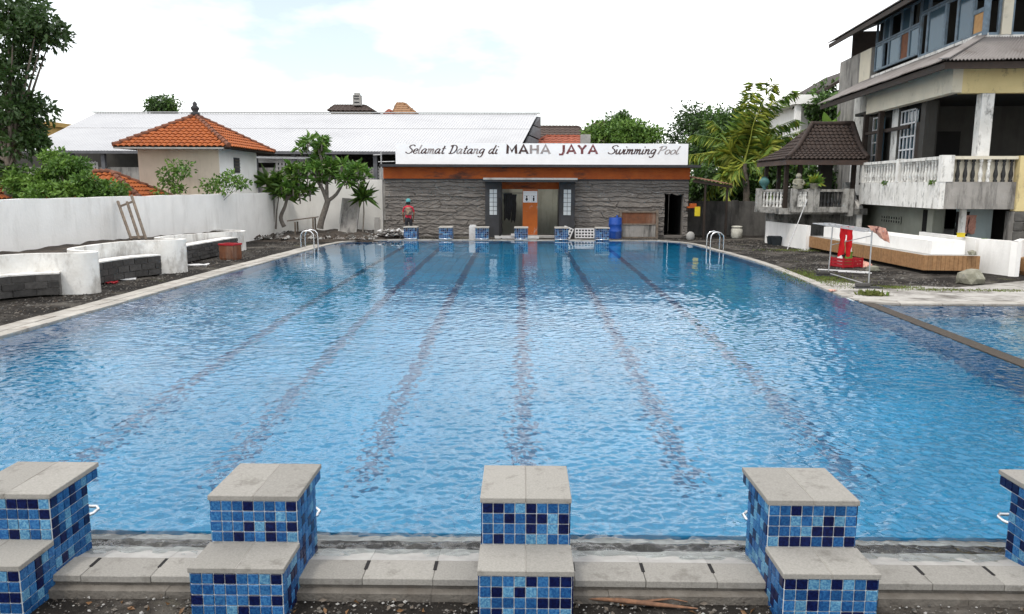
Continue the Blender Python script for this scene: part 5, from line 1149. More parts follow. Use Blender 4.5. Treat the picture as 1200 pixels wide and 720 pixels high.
# gazebo
gx0, gx1, gy0, gy1 = 9.55, 12.75, 29.2, 32.2
gz = empty('gazebo', ((gx0+gx1)/2, (gy0+gy1)/2, 0), 0, 'open gazebo with a dark tiled roof on a raised balustraded floor', 'gazebo')
ox, oy = (gx0+gx1)/2, (gy0+gy1)/2
obj('plinth', MB().box(gx0-ox+.5, gx1-ox+1.2, gy0-oy+1.9, gy1-oy, -.1, 1.2), 'gazplaster', gz)
obj('floor_slab', MB().box(gx0-ox+.02, gx1-ox+.1, gy0-oy-.1, gy1-oy, 1.203, 1.42), 'gazplaster', gz)
ze = A(960, 187, 28.9).z; zr = A(975, 147.5, 30.8).z
for x in (gx0-ox+.35, gx0-ox+.85, gx1-ox-.35):
    for y in (gy0-oy+.3, gy1-oy-.3): obj('post', MB().box(x-.07, x+.07, y-.07, y+.07, 1.423, ze), 'wooddark', gz)
obj('rear_pier', MB().box(gx1-ox-.75, gx1-ox-.3, gy1-oy-.6, gy1-oy-.2, 1.423, ze), 'interior', gz)
X0, X1, Y0, Y1 = gx0-ox+.15, gx1-ox-.12, gy0-oy-.3, gy1-oy+.3; ra, rb = A(952, 147, 30.8).x-ox, A(999, 147, 30.8).x-ox
A_, B_, C_, D_ = (X0, Y0, ze), (X1, Y0, ze), (X1, Y1, ze), (X0, Y1, ze); E1, E2 = (ra, .1, zr), (rb, .1, zr)
rm, tm = MB(), MB()
def curved(f):                   # concave hip roof: two pitches
    a, b, c, d = [Vector(v) for v in f]; m1 = a.lerp(d, .45)+Vector((0, 0, -.17)); m2 = b.lerp(c, .45)+Vector((0, 0, -.17)); return ((a, b, m2, m1), (m1, m2, c, d))
for f in ((A_, B_, E2, E1), (C_, D_, E1, E2), (B_, C_, E2, E2), (D_, A_, E1, E1)):
    for g_ in curved(f):
        g_ = [tuple(v) for v in g_]; slab_face(rm, g_[:2]+([g_[2], g_[3]] if g_[2] != g_[3] else [g_[2]]), .06); tile_roof(tm, *g_, tw=.17, tl=.2, lift=.03)
rf = obj('roof', rm, 'wooddark', gz); obj('tile_courses', tm, 'tiledark', rf, kind='stuff')
for a, b in ((A_, E1), (B_, E2), (E1, E2)):
    a, b = Vector(a), Vector(b); m_ = a.lerp(b, .45)+Vector((0, 0, -.15 if a.z != b.z else 0)); obj('ridge_cap', MB().tube(smooth_path([a+Vector((0, 0, .07)), m_+Vector((0, 0, .07)), b+Vector((0, 0, .1))], 5), .09, 8), 'tiledark', rf)
obj('fascia', MB().box(X0, X1, Y0-.03, Y0, ze-.2, ze-.02).box(X0-.03, X0, Y0, Y1, ze-.2, ze-.02), 'tilebrown', gz)
# gazebo parapet panels (left box panel, corner panel, main panel)
for px0_, px1_, Yp, nb in ((889, 921, 29.6, 6), (930, 949, 28.95, 5), (956, 990, 28.85, 6)):
    dk_ = (1,) if px0_ == 956 else None
    a, b = A(px0_, 235, Yp), A(px1_, 235, Yp); zt_, zb_ = A(px0_+10, 222, Yp).z, A(px0_+10, 249, Yp).z
    obj('panel_base', MB().box(a.x-ox, b.x-ox, Yp-oy-.07, Yp-oy+.07, zb_, zb_+.2), 'gazplaster', gz)
    for xx in (a.x, b.x): obj('panel_post', MB().box(xx-ox-.1, xx-ox+.1, Yp-oy-.095, Yp-oy+.095, zb_, zt_+.03), 'gazplaster', gz)
    balustrade(gz, (a.x-ox+.1, Yp-oy, 0), (b.x-ox-.1, Yp-oy, 0), zb_+.2, zt_-zb_-.2, nb, mats=dk_, rail='gazplaster', inset=.03, depth=.13)
obj('side_parapet', MB().box(A(921, 235, 29.6).x-ox+.1, A(929, 235, 29.6).x-ox, 29.6-oy, 29.75-oy, 1.2, 2.05).box(A(990, 235, 28.85).x-ox+.1, A(1000, 235, 28.85).x-ox, 28.85-oy-.05, 29.0-oy, 1.15, 2.15), 'gazplaster', gz)
q = A(935, 222, 28.95); st = empty('stone_statue', (q.x, 28.95, A(935, 222.5, 28.95).z+.03), 0, 'weathered seated stone statue on the gazebo parapet', 'statue')
obj('statue_body', MB().lathe([(.17, 0), (.2, .06), (.19, .14), (.14, .22), (.16, .3), (.13, .36), (.07, .38)], 10, sy=.8), 'rock', st)
obj('statue_head', MB().lathe([(.05, .37), (.1, .42), (.11, .48), (.08, .53), (.04, .57)], 10), 'rock', st)
for s in (-1, 1): obj('statue_arm', MB().tube([(s*.14, 0, .32), (s*.2, -.06, .2), (s*.08, -.15, .14)], [.05, .05, .04], 6), 'rock', st)
q = A(954, 222, 28.9); pt = empty('potted_plant', (q.x, 28.9, A(954, 222.5, 28.9).z+.03), 0, 'potted yellow-green plant beside the statue on the gazebo parapet', 'plant')
obj('pot', MB().lathe([(.13, 0), (.19, .17), (.21, .2)], 10), 'rock', pt)
C, D, L_ = rosette_leaves(np.random.default_rng(9), 60, .36); link('foliage', leaf_mesh('foliage', C+np.array([0, 0, .2]), np.abs(D)*np.sign(D)+np.array([0, 0, .35]), L_, L_*.3, ['lf_bright', 'lf_yellow'], RNG.integers(0, 2, 60)), pt, kind='stuff')
q = A(894.5, 219, 29.7); obj('turquoise_urn', MB().lathe([(.08, 0), (.1, .03), (.06, .08), (.17, .2), (.2, .3), (.14, .4), (.08, .44), (.11, .48)], 12), 'urn', loc=(q.x, 29.6, A(894, 222.5, 29.6).z+.0), label='turquoise urn on the left end of the gazebo parapet', cat='urn')
# white house further back
wx0, wx1 = A(930, 120, 46).x, A(1000, 120, 46).x
fh = empty('white_house', (wx0, 46, 0), 0, 'white flat-canopied house far behind the gazebo', 'house')
obj('wall', MB().box(.6, wx1-wx0, .8, 8, 0, A(950, 122, 46).z), 'white', fh); obj('canopy_slab', MB().box(-.1, wx1-wx0, -.4, 8, A(950, 123, 46).z+.002, A(950, 112, 46).z), 'white', fh)
obj('column', MB().box(.1, .4, -.2, .1, 0, A(950, 123, 46).z), 'white', fh); obj('window', MB().box(1.2, 2.3, .76, .798, A(950, 150, 46).z, A(950, 130, 46).z), 'dark', fh)
zz = A(960, 111, 47).z; rm = MB(); slab_face(rm, [(1.2, -.8, zz), (wx1-wx0+.5, -.8, zz+1.6), (wx1-wx0+.5, 6, zz+1.6), (1.2, 6, zz)], .15); obj('roof', rm, 'wooddark', fh)

# ================================================================== OLD HOUSE ON THE RIGHT
HO = A(1102, 215, 22.5); HA = R(-4.7)
ho = empty('old_house', (HO.x, 22.5, 0), HA, 'weathered two-storey house with a stained balcony and tin roofs on the right', 'house')
def hpart(name, mat, *boxes, parent=None, **k):
    mb = MB()
    for b in boxes: mb.box(*b)
    return obj(name, mb, mat, parent or ho, **k)
# balcony
hpart('balcony_parapet', 'stainwhite', (0, .14, 0, 6.6, 1.6, 2.37))
hpart('balcony_parapet', 'stainconc', (.141, 2.06, 0.002, .14, 1.602, 2.37))
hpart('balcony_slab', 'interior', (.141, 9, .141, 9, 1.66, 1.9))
for u0, u1, v0, v1 in ((-.02, .17, -.02, .17), (.171, .33, -.015, .16), (-.02, .17, 3.05, 3.27), (-.02, .17, 6.4, 6.62)): hpart('parapet_post', 'stainwhite', (u0, u1, v0, v1, 2.371, 3.12))
balustrade(ho, (.075, .18, 0), (.075, 3.04, 0), 2.372, .72, 13, inset=.03); balustrade(ho, (.075, 3.28, 0), (.075, 6.39, 0), 2.372, .72, 12, inset=.03)
balustrade(ho, (.34, .07, 0), (2.05, .07, 0), 2.372, .72, 8, mats=(1, 1, 1, 0, 0, 1, 1, 1), rail='cream', inset=.03)
hpart('balustrade_backing', 'cream', (.34, 2.05, .16, .2, 2.3, 3.0)); hpart('balustrade_backing', 'stainwhite', (.19, .22, .2, 6.38, 2.3, 2.98))
hpart('side_parapet', 'yellow', (2.062, 4.5, -.08, .2, 1.55, 3.1))
# columns, beam, ceiling
hpart('column', 'stainwhite', (1.0, 1.33, .17, .50, 2.3, 4.83)); hpart('column', 'interior', (.45, .8, 2.5, 2.85, 1.9, 4.88)); hpart('column', 'interior', (2.95, 3.25, .2, .5, 3.1, 4.83))
hpart('beam', 'cream', (.15, .42, .15, 6.95, 4.86, 5.66)); hpart('beam', 'yellow', (.421, 5, .152, .42, 4.84, 5.66))
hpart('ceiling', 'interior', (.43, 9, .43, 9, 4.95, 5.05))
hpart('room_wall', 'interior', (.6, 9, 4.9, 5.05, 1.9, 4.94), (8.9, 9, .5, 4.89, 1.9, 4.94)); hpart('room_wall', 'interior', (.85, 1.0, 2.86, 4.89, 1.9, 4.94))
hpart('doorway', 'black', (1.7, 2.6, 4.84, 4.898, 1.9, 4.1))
# left elevation behind the balcony: white wall strips, grilled windows, timber posts
hpart('side_wall', 'stainwhite', (.62, .78, 4.95, 5.65, 1.9, 4.94)); hpart('side_wall', 'interior', (.9, 1.0, 5.06, 8.0, 1.9, 4.94))
def grille_window(v0, v1, z0, z1, nv, nz, u=.62):
    g = hpart('window', 'glass', (u+.08, u+.1, v0, v1, z0, z1)); fm = MB()
    for i in range(nv+1): v = v0+(v1-v0)*i/nv; obj('grille_bar', MB().box(u, u+.03, v-.025, v+.025, z0, z1), 'whiteframe', g)
    for j in range(nz+1): z = z0+(z1-z0)*j/nz; obj('grille_bar', MB().box(u-.012, u-.001, v0, v1, z-.025, z+.025), 'whiteframe', g)
grille_window(3.65, 4.85, 2.6, 4.75, 4, 5); grille_window(6.55, 7.5, 2.5, 4.75, 2, 5)
hpart('shutter', 'wooddark', (.62, .66, 2.87, 3.55, 2.0, 4.3))
for v in (5.75, 7.25): hpart('timber_post', 'wooddark', (.2, .36, v-.08, v+.08, 2.3, 4.95))
hpart('timber_rail', 'wooddark', (.38, .46, 3.6, 5.8, 4.12, 4.24)); hpart('timber_rail', 'wooddark', (.24, .34, 5.84, 7.16, 4.12, 4.22))
# ground floor
hpart('lower_wall', 'greenwall', (.8, .95, 2.1, 8.5, -.2, 1.655)); hpart('lower_pier', 'greenwall', (.6, .95, 1.7, 2.09, -.2, 1.655)); hpart('lower_pier', 'stainwhite', (.86, 1.0, .45, .6, -.2, 1.655))
hpart('lower_wall', 'ltblue', (1.0, 2.0, 1.0, 1.1, -.2, 1.655)); hpart('lower_wall', 'interior', (.96, 9, 6, 6.1, -.2, 1.655)); hpart('lower_wall', 'interior', (2.9, 3.0, .5, 6, -.2, 1.655))
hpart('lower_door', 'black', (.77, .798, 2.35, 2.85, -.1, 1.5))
vg = hpart('vent_grille', 'black', (.775, .799, 4.6, 6.4, .95, 1.2)); mb = MB()
for i in range(9): v = 4.6+1.8*i/8; mb.box(.755, .774, v-.04, v+.04, .95, 1.2)
for z in (.95, 1.075, 1.2):
    for i in range(8): v = 4.6+1.8*i/8; mb.box(.757, .773, v+.041, v+.184, z-.02, z+.02)
obj('lattice', mb, 'greenwall', vg, kind='stuff')
pr = empty('stone_pier', HO.xy.to_3d()+Vector((math.cos(HA)*2.05, math.sin(HA)*2.05, 0)), HA, 'rough stone pier under the cream parapet at the right picture edge', 'pier')
obj('mortar', MB().box(0, 1.6, -.03, .4, -.2, 1.54), 'stainconc', pr)
for r in range(6):
    x = -.02*r
    while x < 1.6:
        ww = random.uniform(.3, .5); me = MB().box(max(0, x)+.015, min(1.6, x+ww)-.015, -.07-random.random()*.03, -.031, -.1+r*.27+.015, -.1+(r+1)*.27-.015).mesh('stone', 'stone'); link('stone', bevel(me, .012), pr); x += ww
# tin roof over the balcony
def corrugated(name, mat, parent, a, b, c, d, n, amp=.025, th=0):
    """eave a->b, top d->c"""
    a, b, c, d = map(Vector, (a, b, c, d)); mb = MB(); vs = []; K = n*4
    for i in range(K+1):
        t_ = i/K; h = amp*math.sin(i*math.pi/2); vs += [a.lerp(b, t_)+Vector((0, 0, h)), d.lerp(c, t_)+Vector((0, 0, h))]
    mb.add(vs, [(2*i, 2*i+2, 2*i+3, 2*i+1) for i in range(K)], 0, True); return obj(name, mb, mat, parent)
EC = (-.5, -.72, 5.62); WC = (1.2, 1.0, 6.5)
NS = 8
for i in range(NS):              # left slope in sheets that overlap
    v0 = -.72+(10.9+.72)*i/NS; v1 = -.72+(10.9+.72)*(i+1)/NS
    w0 = 1.0+(10.9-1.0)*i/NS; w1 = 1.0+(10.9-1.0)*(i+1)/NS; dz = .012*(i % 2)
    corrugated('roof_sheet', 'corrug', ho, (-.5, v0, 5.62+dz), (-.5, v1+.05, 5.62+dz), (1.2, w1+.05, 6.5+dz), (1.2, w0, 6.5+dz), 14)
for i in range(4):
    u0 = -.5+(5.5+.5)*i/4; u1 = -.5+(5.5+.5)*(i+1)/4; w0 = 1.2+(5.5-1.2)*i/4; w1 = 1.2+(5.5-1.2)*(i+1)/4; dz = .012*(i % 2)
    corrugated('roof_sheet', 'corrug', ho, (u0, -.72, 5.62+dz), (u1+.05, -.72, 5.62+dz), (w1+.05, 1.0, 6.5+dz), (w0, 1.0, 6.5+dz), 16)
obj('hip_flashing', MB().bar(Vector(EC)+Vector((0, 0, .04)), Vector(WC)+Vector((0, 0, .04)), .28, .03), 'corrug', ho)
hpart('eave_board', 'wooddark', (-.42, -.36, -.62, 10.8, 5.40, 5.58)); hpart('eave_board', 'wooddark', (-.359, 5.4, -.62, -.56, 5.40, 5.58))
sf = MB(); slab_face(sf, [(-.4, -.6, 5.56), (-.4, 10.8, 5.56), (1.2, 10.8, 6.38), (1.2, 1.0, 6.38)], .05); slab_face(sf, [(-.4, -.6, 5.555), (5.4, -.6, 5.555), (5.4, 1.0, 6.37), (1.2, 1.0, 6.37)], .05); obj('soffit', sf, 'wooddark', ho)
# upper storey
hpart('upper_wall', 'stainwhite', (1.22, 1.4, 1.0, 9.9, 6.2, 6.62)); hpart('upper_wall', 'stainwhite', (1.401, 6, 1.0, 1.18, 6.2, 6.56))
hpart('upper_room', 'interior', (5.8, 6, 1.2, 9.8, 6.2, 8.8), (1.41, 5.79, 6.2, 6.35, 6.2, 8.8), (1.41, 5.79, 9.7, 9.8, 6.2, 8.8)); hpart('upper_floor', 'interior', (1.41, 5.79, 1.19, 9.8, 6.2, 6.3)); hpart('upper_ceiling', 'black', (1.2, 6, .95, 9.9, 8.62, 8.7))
def win(v0, v1, z0, z1, mat, frame=.06, u=1.25):
    f = MB().box(u, u+.08, v0, v0+frame, z0, z1).box(u, u+.08, v1-frame, v1, z0, z1).box(u, u+.08, v0+frame, v1-frame, z0, z0+frame).box(u, u+.08, v0+frame, v1-frame, z1-frame, z1)
    o_ = obj('window', f, 'blueframe', ho)
    if mat: obj('pane', MB().box(u+.03, u+.045, v0+frame, v1-frame, z0+frame, z1-frame), mat, o_)
zs_, zm_, zt2 = 6.63, 7.75, 8.6
vv = [1.02, 1.75, 2.5, 3.2, 4.2, 4.95, 5.5]
for i, (v0, v1, mm) in enumerate(((1.0, 1.75, 'ply'), (1.75, 2.75, 'glass'), (2.75, 3.6, None), (3.6, 4.9, 'glass'), (4.9, 5.5, None), (5.55, 6.4, 'glass'), (6.4, 7.2, 'rust'), (7.2, 8.3, 'glass'), (8.3, 8.9, None), (8.9, 9.7, 'glass'))):
    if mm == 'ply': win(v0, v1, zs_, 7.3, 'ply'); win(v0, v1, 7.3, zt2, None)
    else: win(v0, v1, zs_+(.12 if i > 4 else 0), zm_ if i > 4 else 8.05, mm, .07); win(v0, v1, (zm_ if i > 4 else 8.05)+.02, zt2, 'glass' if i % 2 == 0 else None, .06)
hpart('corner_post', 'blueframe', (1.2, 1.34, .95, .999, 6.55, 8.6))
def winf(u0, u1, z0, z1, mat, frame=.07, v=1.05):
    f = MB().box(u0, u0+frame, v, v+.08, z0, z1).box(u1-frame, u1, v, v+.08, z0, z1).box(u0+frame, u1-frame, v, v+.08, z0, z0+frame).box(u0+frame, u1-frame, v, v+.08, z1-frame, z1)
    o_ = obj('window', f, 'blueframe', ho)
    if mat: obj('pane', MB().box(u0+frame, u1-frame, v+.03, v+.045, z0+frame, z1-frame), mat, o_)
winf(1.35, 1.72, 6.57, 8.6, None); hpart('pilaster', 'cream', (1.73, 2.0, .98, 1.2, 6.565, 8.6)); winf(2.01, 3.1, 6.57, 8.6, None); winf(3.1, 4.2, 6.57, 8.6, 'glass')
# upper roof
for i in range(9):
    v0 = -.6+13.4*i/9; v1 = -.6+13.4*(i+1)/9+.05
    corrugated('roof_sheet', 'corrug', ho, (.3, v0, 8.42), (.3, v1, 8.42), (6.5, v1, 11.0), (6.5, v0, 11.0), 14)
sf = MB(); slab_face(sf, [(.36, -.55, 8.36), (.36, 12.75, 8.36), (6.5, 12.75, 10.92), (6.5, -.55, 10.92)], .05); obj('soffit', sf, 'wooddark', ho)
hpart('eave_board', 'wooddark', (.34, .40, -.58, 12.78, 8.20, 8.36)); hpart('upper_gable', 'wooddark', (1.2, 6.4, 12.3, 12.4, 7.7, 8.8))
hpart('rear_wing', 'stainconc', (1.22, 1.45, 9.95, 13.9, -.2, 7.75)); hpart('rear_wing', 'stainwhite', (1.46, 6, 9.92, 10.1, -.2, 7.7)); hpart('rear_wing', 'stainwhite', (1.15, 1.219, 9.96, 11.4, -.2, 5.9))
hpart('rear_wing', 'cream', (1.19, 1.219, 9.96, 11.2, 6.5, 7.72))
# stair flank beside the gazebo
st = MB(); pr_ = [(6.7, -.1), (8.6, -.1), (8.6, 2.4), (8.3, 2.4), (6.7, 1.5)]
vs = [(u, v, z) for u in (.0, .2) for v, z in pr_]; st.add(vs, [(0, 1, 2, 3, 4), (9, 8, 7, 6, 5)]+[(i, 5+i, 5+(i+1) % 5, (i+1) % 5) for i in range(5)]); obj('stair_flank', st, 'stainwhite', ho)
# small weeds growing on the balcony edge
for v, lb in ((.45, 'weed tuft growing from the balcony parapet near its corner'), (4.1, 'weed tuft growing halfway along the balcony parapet')):
    q = ho.matrix_basis @ Vector((-.02, v, 2.36)); C, D, L_ = rosette_leaves(np.random.default_rng(int(v*10)), 40, .12); D[:, 2] -= .5
    wd = empty('weed', q, 0, lb, 'plant', 'weeds on the balcony'); link('foliage', leaf_mesh('foliage', C*.6, D, L_, L_*.25, ['lf_bright', 'lf_mid'], RNG.integers(0, 2, 40), .5), wd, kind='stuff')
H2W = lambda u, v, z: Matrix.Translation((HO.x, 22.5, 0)) @ Matrix.Rotation(HA, 4, 'Z') @ Vector((u, v, z))
q = H2W(1.12, .93, 1.5)
cloth('hanging_shirt', .38, .8, 'darkcloth', q, 'dark shirt hanging under the balcony on the pale wall', 'clothes', rz=HA); q = H2W(1.35, .9, 1.4); cloth('hanging_shirt', .3, .55, 'peach', q, 'pinkish shirt hanging next to the dark one under the balcony', 'clothes', rz=HA)
q = H2W(1.4, 2.6, -.1); wm = empty('washing_machine', q, HA, 'pale boxy appliance in the shade under the balcony', 'appliance')
obj('cabinet', MB().box(-.35, .35, -.3, .3, 0, .95), 'paper', wm); obj('lid', MB().box(-.33, .33, -.28, .28, .951, 1.0), 'paper', wm)
q = H2W(1.95, 2.3, -.1); obj('covered_stool', MB().lathe([(.2, 0), (.24, .4), (.2, .8), (.12, 1.05), (.03, 1.15)], 10), 'darkcloth', loc=q, label='dark draped shape beside the pale appliance under the balcony', cat='bundle')

# ------------------------------------------------------------------ timber-clad terrace edge with white basin
dc, dl, dr = G(1081.5, 320), G(944, 291), G(1147, 321)
dk = empty('terrace_planter', (dc.x, dc.y, 0), 0, 'raised timber-clad terrace edge carrying a long white basin', 'terrace')
dv = (dl-dc); du = (dr-dc); du.z = dv.z = 0; nvn = dv.normalized(); nun = du.normalized(); ZB, ZT = .07, .46
core = [Vector((0, 0, 0))+nvn*.03+nun*.03, du-nun*.03+nvn*.03, du-nun*.03+dv, dv+nun*.03]
obj('core', MB().hexa([p+Vector((0, 0, ZB+.02)) for p in core], [p+Vector((0, 0, ZT-.005)) for p in core]), 'concrete', dk)
inw = core
obj('footing', MB().hexa([p*.97+nvn*.2+nun*.2+Vector((0, 0, -.1)) for p in core], [p*.97+nvn*.2+nun*.2+Vector((0, 0, ZB+.019)) for p in core]), 'black', dk)
cl = MB(); npk = int(dv.length/.10)
for i in range(npk):
    a = nvn*(dv.length*i/npk+.004); b = nvn*(dv.length*(i+1)/npk-.004); pr_ = random.uniform(0, .006)
    cl.hexa([a-nun*pr_+Vector((0, 0, ZB)), a+nun*.028+Vector((0, 0, ZB)), b+nun*.028+Vector((0, 0, ZB)), b-nun*pr_+Vector((0, 0, ZB))], [a-nun*pr_+Vector((0, 0, ZT)), a+nun*.028+Vector((0, 0, ZT)), b+nun*.028+Vector((0, 0, ZT)), b-nun*pr_+Vector((0, 0, ZT))])
npk = int(du.length/.10)
for i in range(npk):
    a = nun*(du.length*i/npk+.004); b = nun*(du.length*(i+1)/npk-.004); pr_ = .002+random.uniform(0, .006)
    cl.hexa([a-nvn*pr_+Vector((0, 0, ZB)), b-nvn*pr_+Vector((0, 0, ZB)), b+nvn*.028+Vector((0, 0, ZB)), a+nvn*.028+Vector((0, 0, ZB))], [a-nvn*pr_+Vector((0, 0, ZT)), b-nvn*pr_+Vector((0, 0, ZT)), b+nvn*.028+Vector((0, 0, ZT)), a+nvn*.028+Vector((0, 0, ZT))])
obj('timber_cladding', cl, 'woodmid', dk, kind='stuff')
# white basin: rim walls set back from the timber
b0 = nun*.35+nvn*.35; Lb = dv.length-1.0; Wb = du.length-.55
def rimwall(a, b, th, h, inward):
    n_ = inward*th; return [a, b, b+n_, a+n_], h
bs = MB()
for a, b, n_ in ((b0, b0+nvn*Lb, nun), (b0+nun*.12, b0+nun*Wb, nvn), (b0+nun*(Wb-.12)+nvn*.12, b0+nun*(Wb-.12)+nvn*Lb, nun), (b0+nun*.12+nvn*(Lb-.12), b0+nun*(Wb-.12)+nvn*(Lb-.12), nvn)):
    q = [a, b, b+n_*.12, a+n_*.12]
    if (q[1]-q[0]).cross(q[3]-q[0]).z < 0: q = q[::-1]
    bs.hexa([p+Vector((0, 0, ZT)) for p in q], [p+Vector((0, 0, ZT+.36)) for p in q])
q = [b0+(nun+nvn)*.12, b0+nun*(Wb-.12)+nvn*.12, b0+nun*(Wb-.12)+nvn*(Lb-.12), b0+nun*.12+nvn*(Lb-.12)]
bs.hexa([p+Vector((0, 0, ZT)) for p in q], [p+Vector((0, 0, ZT+.12)) for p in q]); obj('basin', bs, 'white', dk)
pA, pB = G(1144, 317.5), G(1189, 323); wall_seg((pA.x, pA.y), (pB.x, pB.y), .86, .14, 'white', 'low_wall', 'white wall right of the timber terrace, nearest the house')
wall_seg((pA.x+.02, pA.y+3.2), (pA.x, pA.y+.16), .86, .14, 'white', 'low_wall', 'white wall return running back toward the house from the terrace')
pC = G(1215, 322); wall_seg((pB.x, pB.y+.01), (pB.x+.9, pB.y+1.1), .86, .14, 'white', 'low_wall', 'white wall turning away at the right picture edge')
q = G(1199, 321); obj('timber_step', MB().box(0, .9, 0, .6, .06, .4).box(.05, .85, .05, .55, -.1, .059), 'woodmid', loc=(q.x-.02, q.y-.15, 0), label='timber-clad step cut by the right picture edge', cat='step')
q = (pA.x+.3, pA.y+.07, .86); yc = empty('yellow_tub', (q[0]-.42, q[1]+.6, .86), .2, 'small yellow tub standing on the white wall', 'tub'); obj('tub_body', MB().box(-.07, .07, -.07, .07, 0, .10), 'yellowp', yc); obj('rim', MB().box(-.08, .08, -.08, .08, .101, .115), 'yellowp', yc)
cloth('green_rag', .14, .36, 'lf_mid', (pA.x+.12, pA.y-.03, .88), 'green rag hanging over the end of the white wall', 'rag', amp=.01)
# rock
def rock(name, loc, r, label, seed, mat='rock', sub=2, squash=.7):
    bm = bmesh.new(); bmesh.ops.create_icosphere(bm, subdivisions=sub, radius=1)
    for v in bm.verts: n_ = 1+.22*noise2(v.co.x*1.6+seed, v.co.y*1.7+v.co.z*1.3, seed); v.co = Vector((v.co.x*r[0]*n_, v.co.y*r[1]*n_, max(v.co.z, -.65)*r[2]*n_))
    me = bpy.data.meshes.new(name); bm.to_mesh(me); bm.free(); me.materials.append(MT[mat]); return link(name, me, loc=loc, label=label, cat='rock')
q = G(1141, 334, -.03); rock('boulder', (q.x, q.y+.15, .11), (.33, .24, .24), 'mossy grey boulder on the dirt before the timber terrace', 2)
q = G(1124, 328, -.03); rock('pink_stone', (q.x, q.y, .0), (.09, .07, .06), 'small pinkish stone left of the boulder', 4, 'peach', 1)
q = G(1144, 301, .46); rock('round_stone', (q.x-.05, q.y+.1, ZT+.08), (.12, .1, .1), 'small round stone on the timber terrace corner', 5, 'rock', 1)
# ------------------------------------------------------------------ clothes rack, crate
cr_ = empty('clothes_rack', G(995, 330, -.03), 0, 'metal clothes rack with thin legs on the right pool bank', 'clothes rack'); co = cr_.location.copy()
L1, L2 = G(970.5, 324, -.03), G(1017.5, 338, -.03); t1, t2 = A(976, 264, L1.y), A(1022, 271, L2.y)
dxx = Vector((.5, .16, 0)); L1_, L2_ = t1.copy(), t2.copy()
for a, b in ((L1, t1), (L2, t2)): obj('leg', MB().tube([a-co, b-co], .016, 7), 'galv', cr_)
ex = (t1-t2).normalized()*.8; t1 = t1-dxx*.5; t2 = t2-dxx*.5
for w_ in (0, .33, .66, 1.): obj('top_bar', MB().tube([t2+dxx*w_-ex*.12-co, t1+dxx*w_+ex-co], .013, 6), 'galv', cr_)
for t_ in (t1+ex, t1, t2): obj('cross_bar', MB().tube([t_-co, t_+dxx-co], .014, 6), 'galv', cr_)
obj('brace', MB().tube([t2+dxx*.5+Vector((0, 0, -.1))-co, t1+dxx*.5+Vector((0, 0, -.5))-co], .010, 5), 'galv', cr_)
obj('bottom_bar', MB().tube([L1+Vector((0, 0, .08))-co, L2+Vector((0, 0, .08))-co], .014, 6), 'galv', cr_)
for q, lb in ((L1, 'dark weight block at the far leg of the clothes rack'), (L2, 'dark weight block at the near leg of the clothes rack')):
    bw = empty('weight_block', (q.x-.05, q.y-.1, -.035), .1, lb, 'block', 'weights on the clothes rack'); me = MB().box(-.32, .30, -.09, .09, 0, .05).mesh('foot_plate', 'dark'); link('foot_plate', bevel(me, .01), bw)
    me = MB().box(-.28, .02, -.08, .08, .051, .14).mesh('weight', 'blockdark'); link('weight', bevel(me, .02), bw)
tm_ = t2.lerp(t1, .62)+dxx*.66
legs = lambda u, t_: abs(u) < .07 and t_ > .22
Yp = tm_.y; pa, pb = A(985.5, 261, Yp), A(1000.5, 261, Yp); zl_ = pa.z-A(992, 295, Yp).z
cloth('red_trousers', pb.x-pa.x, zl_, 'redcloth', ((pa.x+pb.x)/2, Yp, tm_.z+.01), 'bright red trousers hanging from the clothes rack', 'trousers', folds=2, cut=lambda u, t_: abs(u) < .04 and t_ > .25, amp=.03)
ts = t2+dxx*.33; pa, pb = A(1016, 264, ts.y), A(1041, 268, ts.y)
o = MB(); nx, nz = 12, 12; V = []
for s in (0, .012):
    for j in range(nz+1):
        for i in range(nx+1):
            u, v = i/nx, j/nz; P = A(1016, 265, ts.y).lerp(A(1038, 267, ts.y), u); Q = A(1032, 279, ts.y).lerp(A(1041, 286, ts.y), u); w_ = P.lerp(Q, v); V.append((w_.x-ts.x, .06*math.sin(u*9+v*3)+s-.03, w_.z-ts.z+.015*math.sin(v*11+u*4)))
K = (nx+1)*(nz+1); o.add(V, [((s*K+j*(nx+1)+i), (s*K+j*(nx+1)+i+1), (s*K+(j+1)*(nx+1)+i+1), (s*K+(j+1)*(nx+1)+i)) for s in (0, 1) for j in range(nz) for i in range(nx)], 0, True)
obj('checked_shirt', o, 'peach', loc=ts, label='peach checked shirt draped over the near end of the clothes rack', cat='shirt')
q = G(996, 314, -.03); cb = empty('red_basket', (q.x, q.y+.25, -.03), .35, 'red plastic crate of odds and ends under the clothes rack', 'crate')
bm_ = MB()
for k_ in range(3):
    z0 = .02+k_*.085; bm_.box(-.34, .34, -.235, -.215, z0, z0+.07).box(-.34, .34, .215, .235, z0, z0+.07).box(-.34, -.32, -.214, .214, z0, z0+.07).box(.32, .34, -.214, .214, z0, z0+.07)
for sx in (-.33, 0, .33):
    for sy in (-.24, .24): bm_.box(sx-.025, sx+.025, sy-.012, sy+.012, 0, .28)
obj('crate_sides', bm_, 'redplastic', cb); obj('base', MB().box(-.31, .31, -.21, .21, 0, .02), 'redplastic', cb)
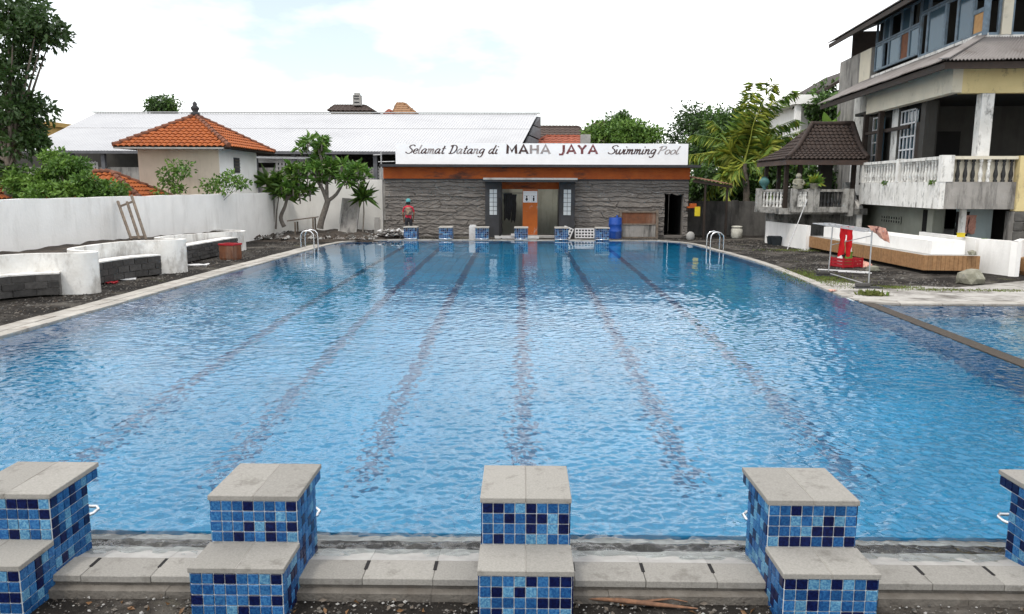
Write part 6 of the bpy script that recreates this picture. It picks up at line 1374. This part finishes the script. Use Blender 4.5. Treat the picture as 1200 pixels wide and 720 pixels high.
for i, (dx, dy, h_, mt, nm, lb) in enumerate(((-.2, .05, .42, 'paper', 'white_bottle', 'white bottle standing in the left of the red crate'), (.02, -.05, .40, 'lf_bright', 'green_bag', 'green folded bag in the middle of the red crate'), (.16, .06, .62, 'paper', 'white_board', 'tall white board standing in the red crate'), (-.08, .1, .36, 'darkcloth', 'dark_shoe', 'dark shoe lying on top of the red crate'))):
    p = Matrix.Rotation(.35, 3, 'Z') @ Vector((dx, dy, 0)); sh = MB()
    if nm == 'white_bottle': sh.lathe([(.07, 0), (.075, .25), (.03, .33), (.03, .40), (.035, .42)], 10)
    elif nm == 'white_board': sh.hexa([(-.06, 0, 0), (.06, 0, 0), (.06, .03, 0), (-.06, .03, 0)], [(-.04, .05, .6), (.05, .05, .62), (.05, .07, .62), (-.04, .07, .6)])
    elif nm == 'green_bag': sh.lathe([(.1, 0), (.13, .2), (.09, .33), (.12, .41)], 9, sy=.6)
    else: sh.lathe([(.05, .26), (.09, .3), (.08, .36), (.03, .38)], 10, sx=1.4)
    obj(nm, sh, mt, loc=(cb.location.x+p.x, cb.location.y+p.y, -.008), label=lb, cat=nm.split('_')[1])
q = G(993, 318, -.03); obj('flat_board', MB().box(-.75, .55, -.06, .06, 0, .02).box(-.2, .62, -.3, -.2, .0, .018), 'paper', loc=(q.x, q.y, -.033), rz=-.5, label='pale flat boards on the dirt before the red crate', cat='board')
q = G(1015, 313, -.03); obj('orange_sheet', MB().hexa([(-.25, -.1, 0), (.2, -.15, 0), (.22, -.13, 0), (-.23, -.08, 0)], [(-.3, .2, .26), (.15, .12, .1), (.17, .14, .1), (-.28, .22, .26)]), 'peach', loc=(q.x, q.y, -.03), label='bent orange sheet leaning beside the red crate', cat='sheet')
q = G(1023, 318, -.03); obj('crumpled_bag', MB().lathe([(.09, 0), (.15, .03), (.10, .09), (.12, .12), (.05, .15)], 7, sx=1.5), 'rock', loc=(q.x, q.y, -.033), label='crumpled pale bag at the right of the red crate', cat='bag')
# moss / weeds on the right bank
def patch(px, py, n, sx, sy, label, h=.05):
    p = G(px, py, -.03); C = np.stack([RNG.normal(size=n)*sx, RNG.normal(size=n)*sy, np.zeros(n)], 1); D = RNG.normal(size=(n, 3))*.6; D[:, 2] = np.abs(D[:, 2])+.5
    link('moss_patch', leaf_mesh('moss_patch', C, D, h*RNG.uniform(.5, 1.4, n), h*.35, ['moss', 'lf_bright'], (RNG.random(n) < .12).astype(int)), loc=p, kind='stuff', label=label, cat='moss')
for a in ((957, 327, 2600, .35, .9, 'mossy green patch beside the pool coping'), (1020, 347, 260, .12, .08, 'small grass tuft at the pool corner', .12), (1048, 338, 700, .3, .12, 'thin moss on the pale pavement'), (1100, 341, 500, .4, .1, 'sparse moss toward the second pool'), (935, 294, 700, .7, .3, 'weeds along the foot of the white wall'), (1165, 342, 400, .5, .1, 'moss streak on the pavement at the right')): patch(*a)
scrap(976, 341.5, .16, .1, 'peach', 'small pink scrap on the pool coping', 'plastic_scrap', .012)
scrap(941, 294, .25, .18, 'paper', 'white scrap at the corner of the short white wall', z=-.03)
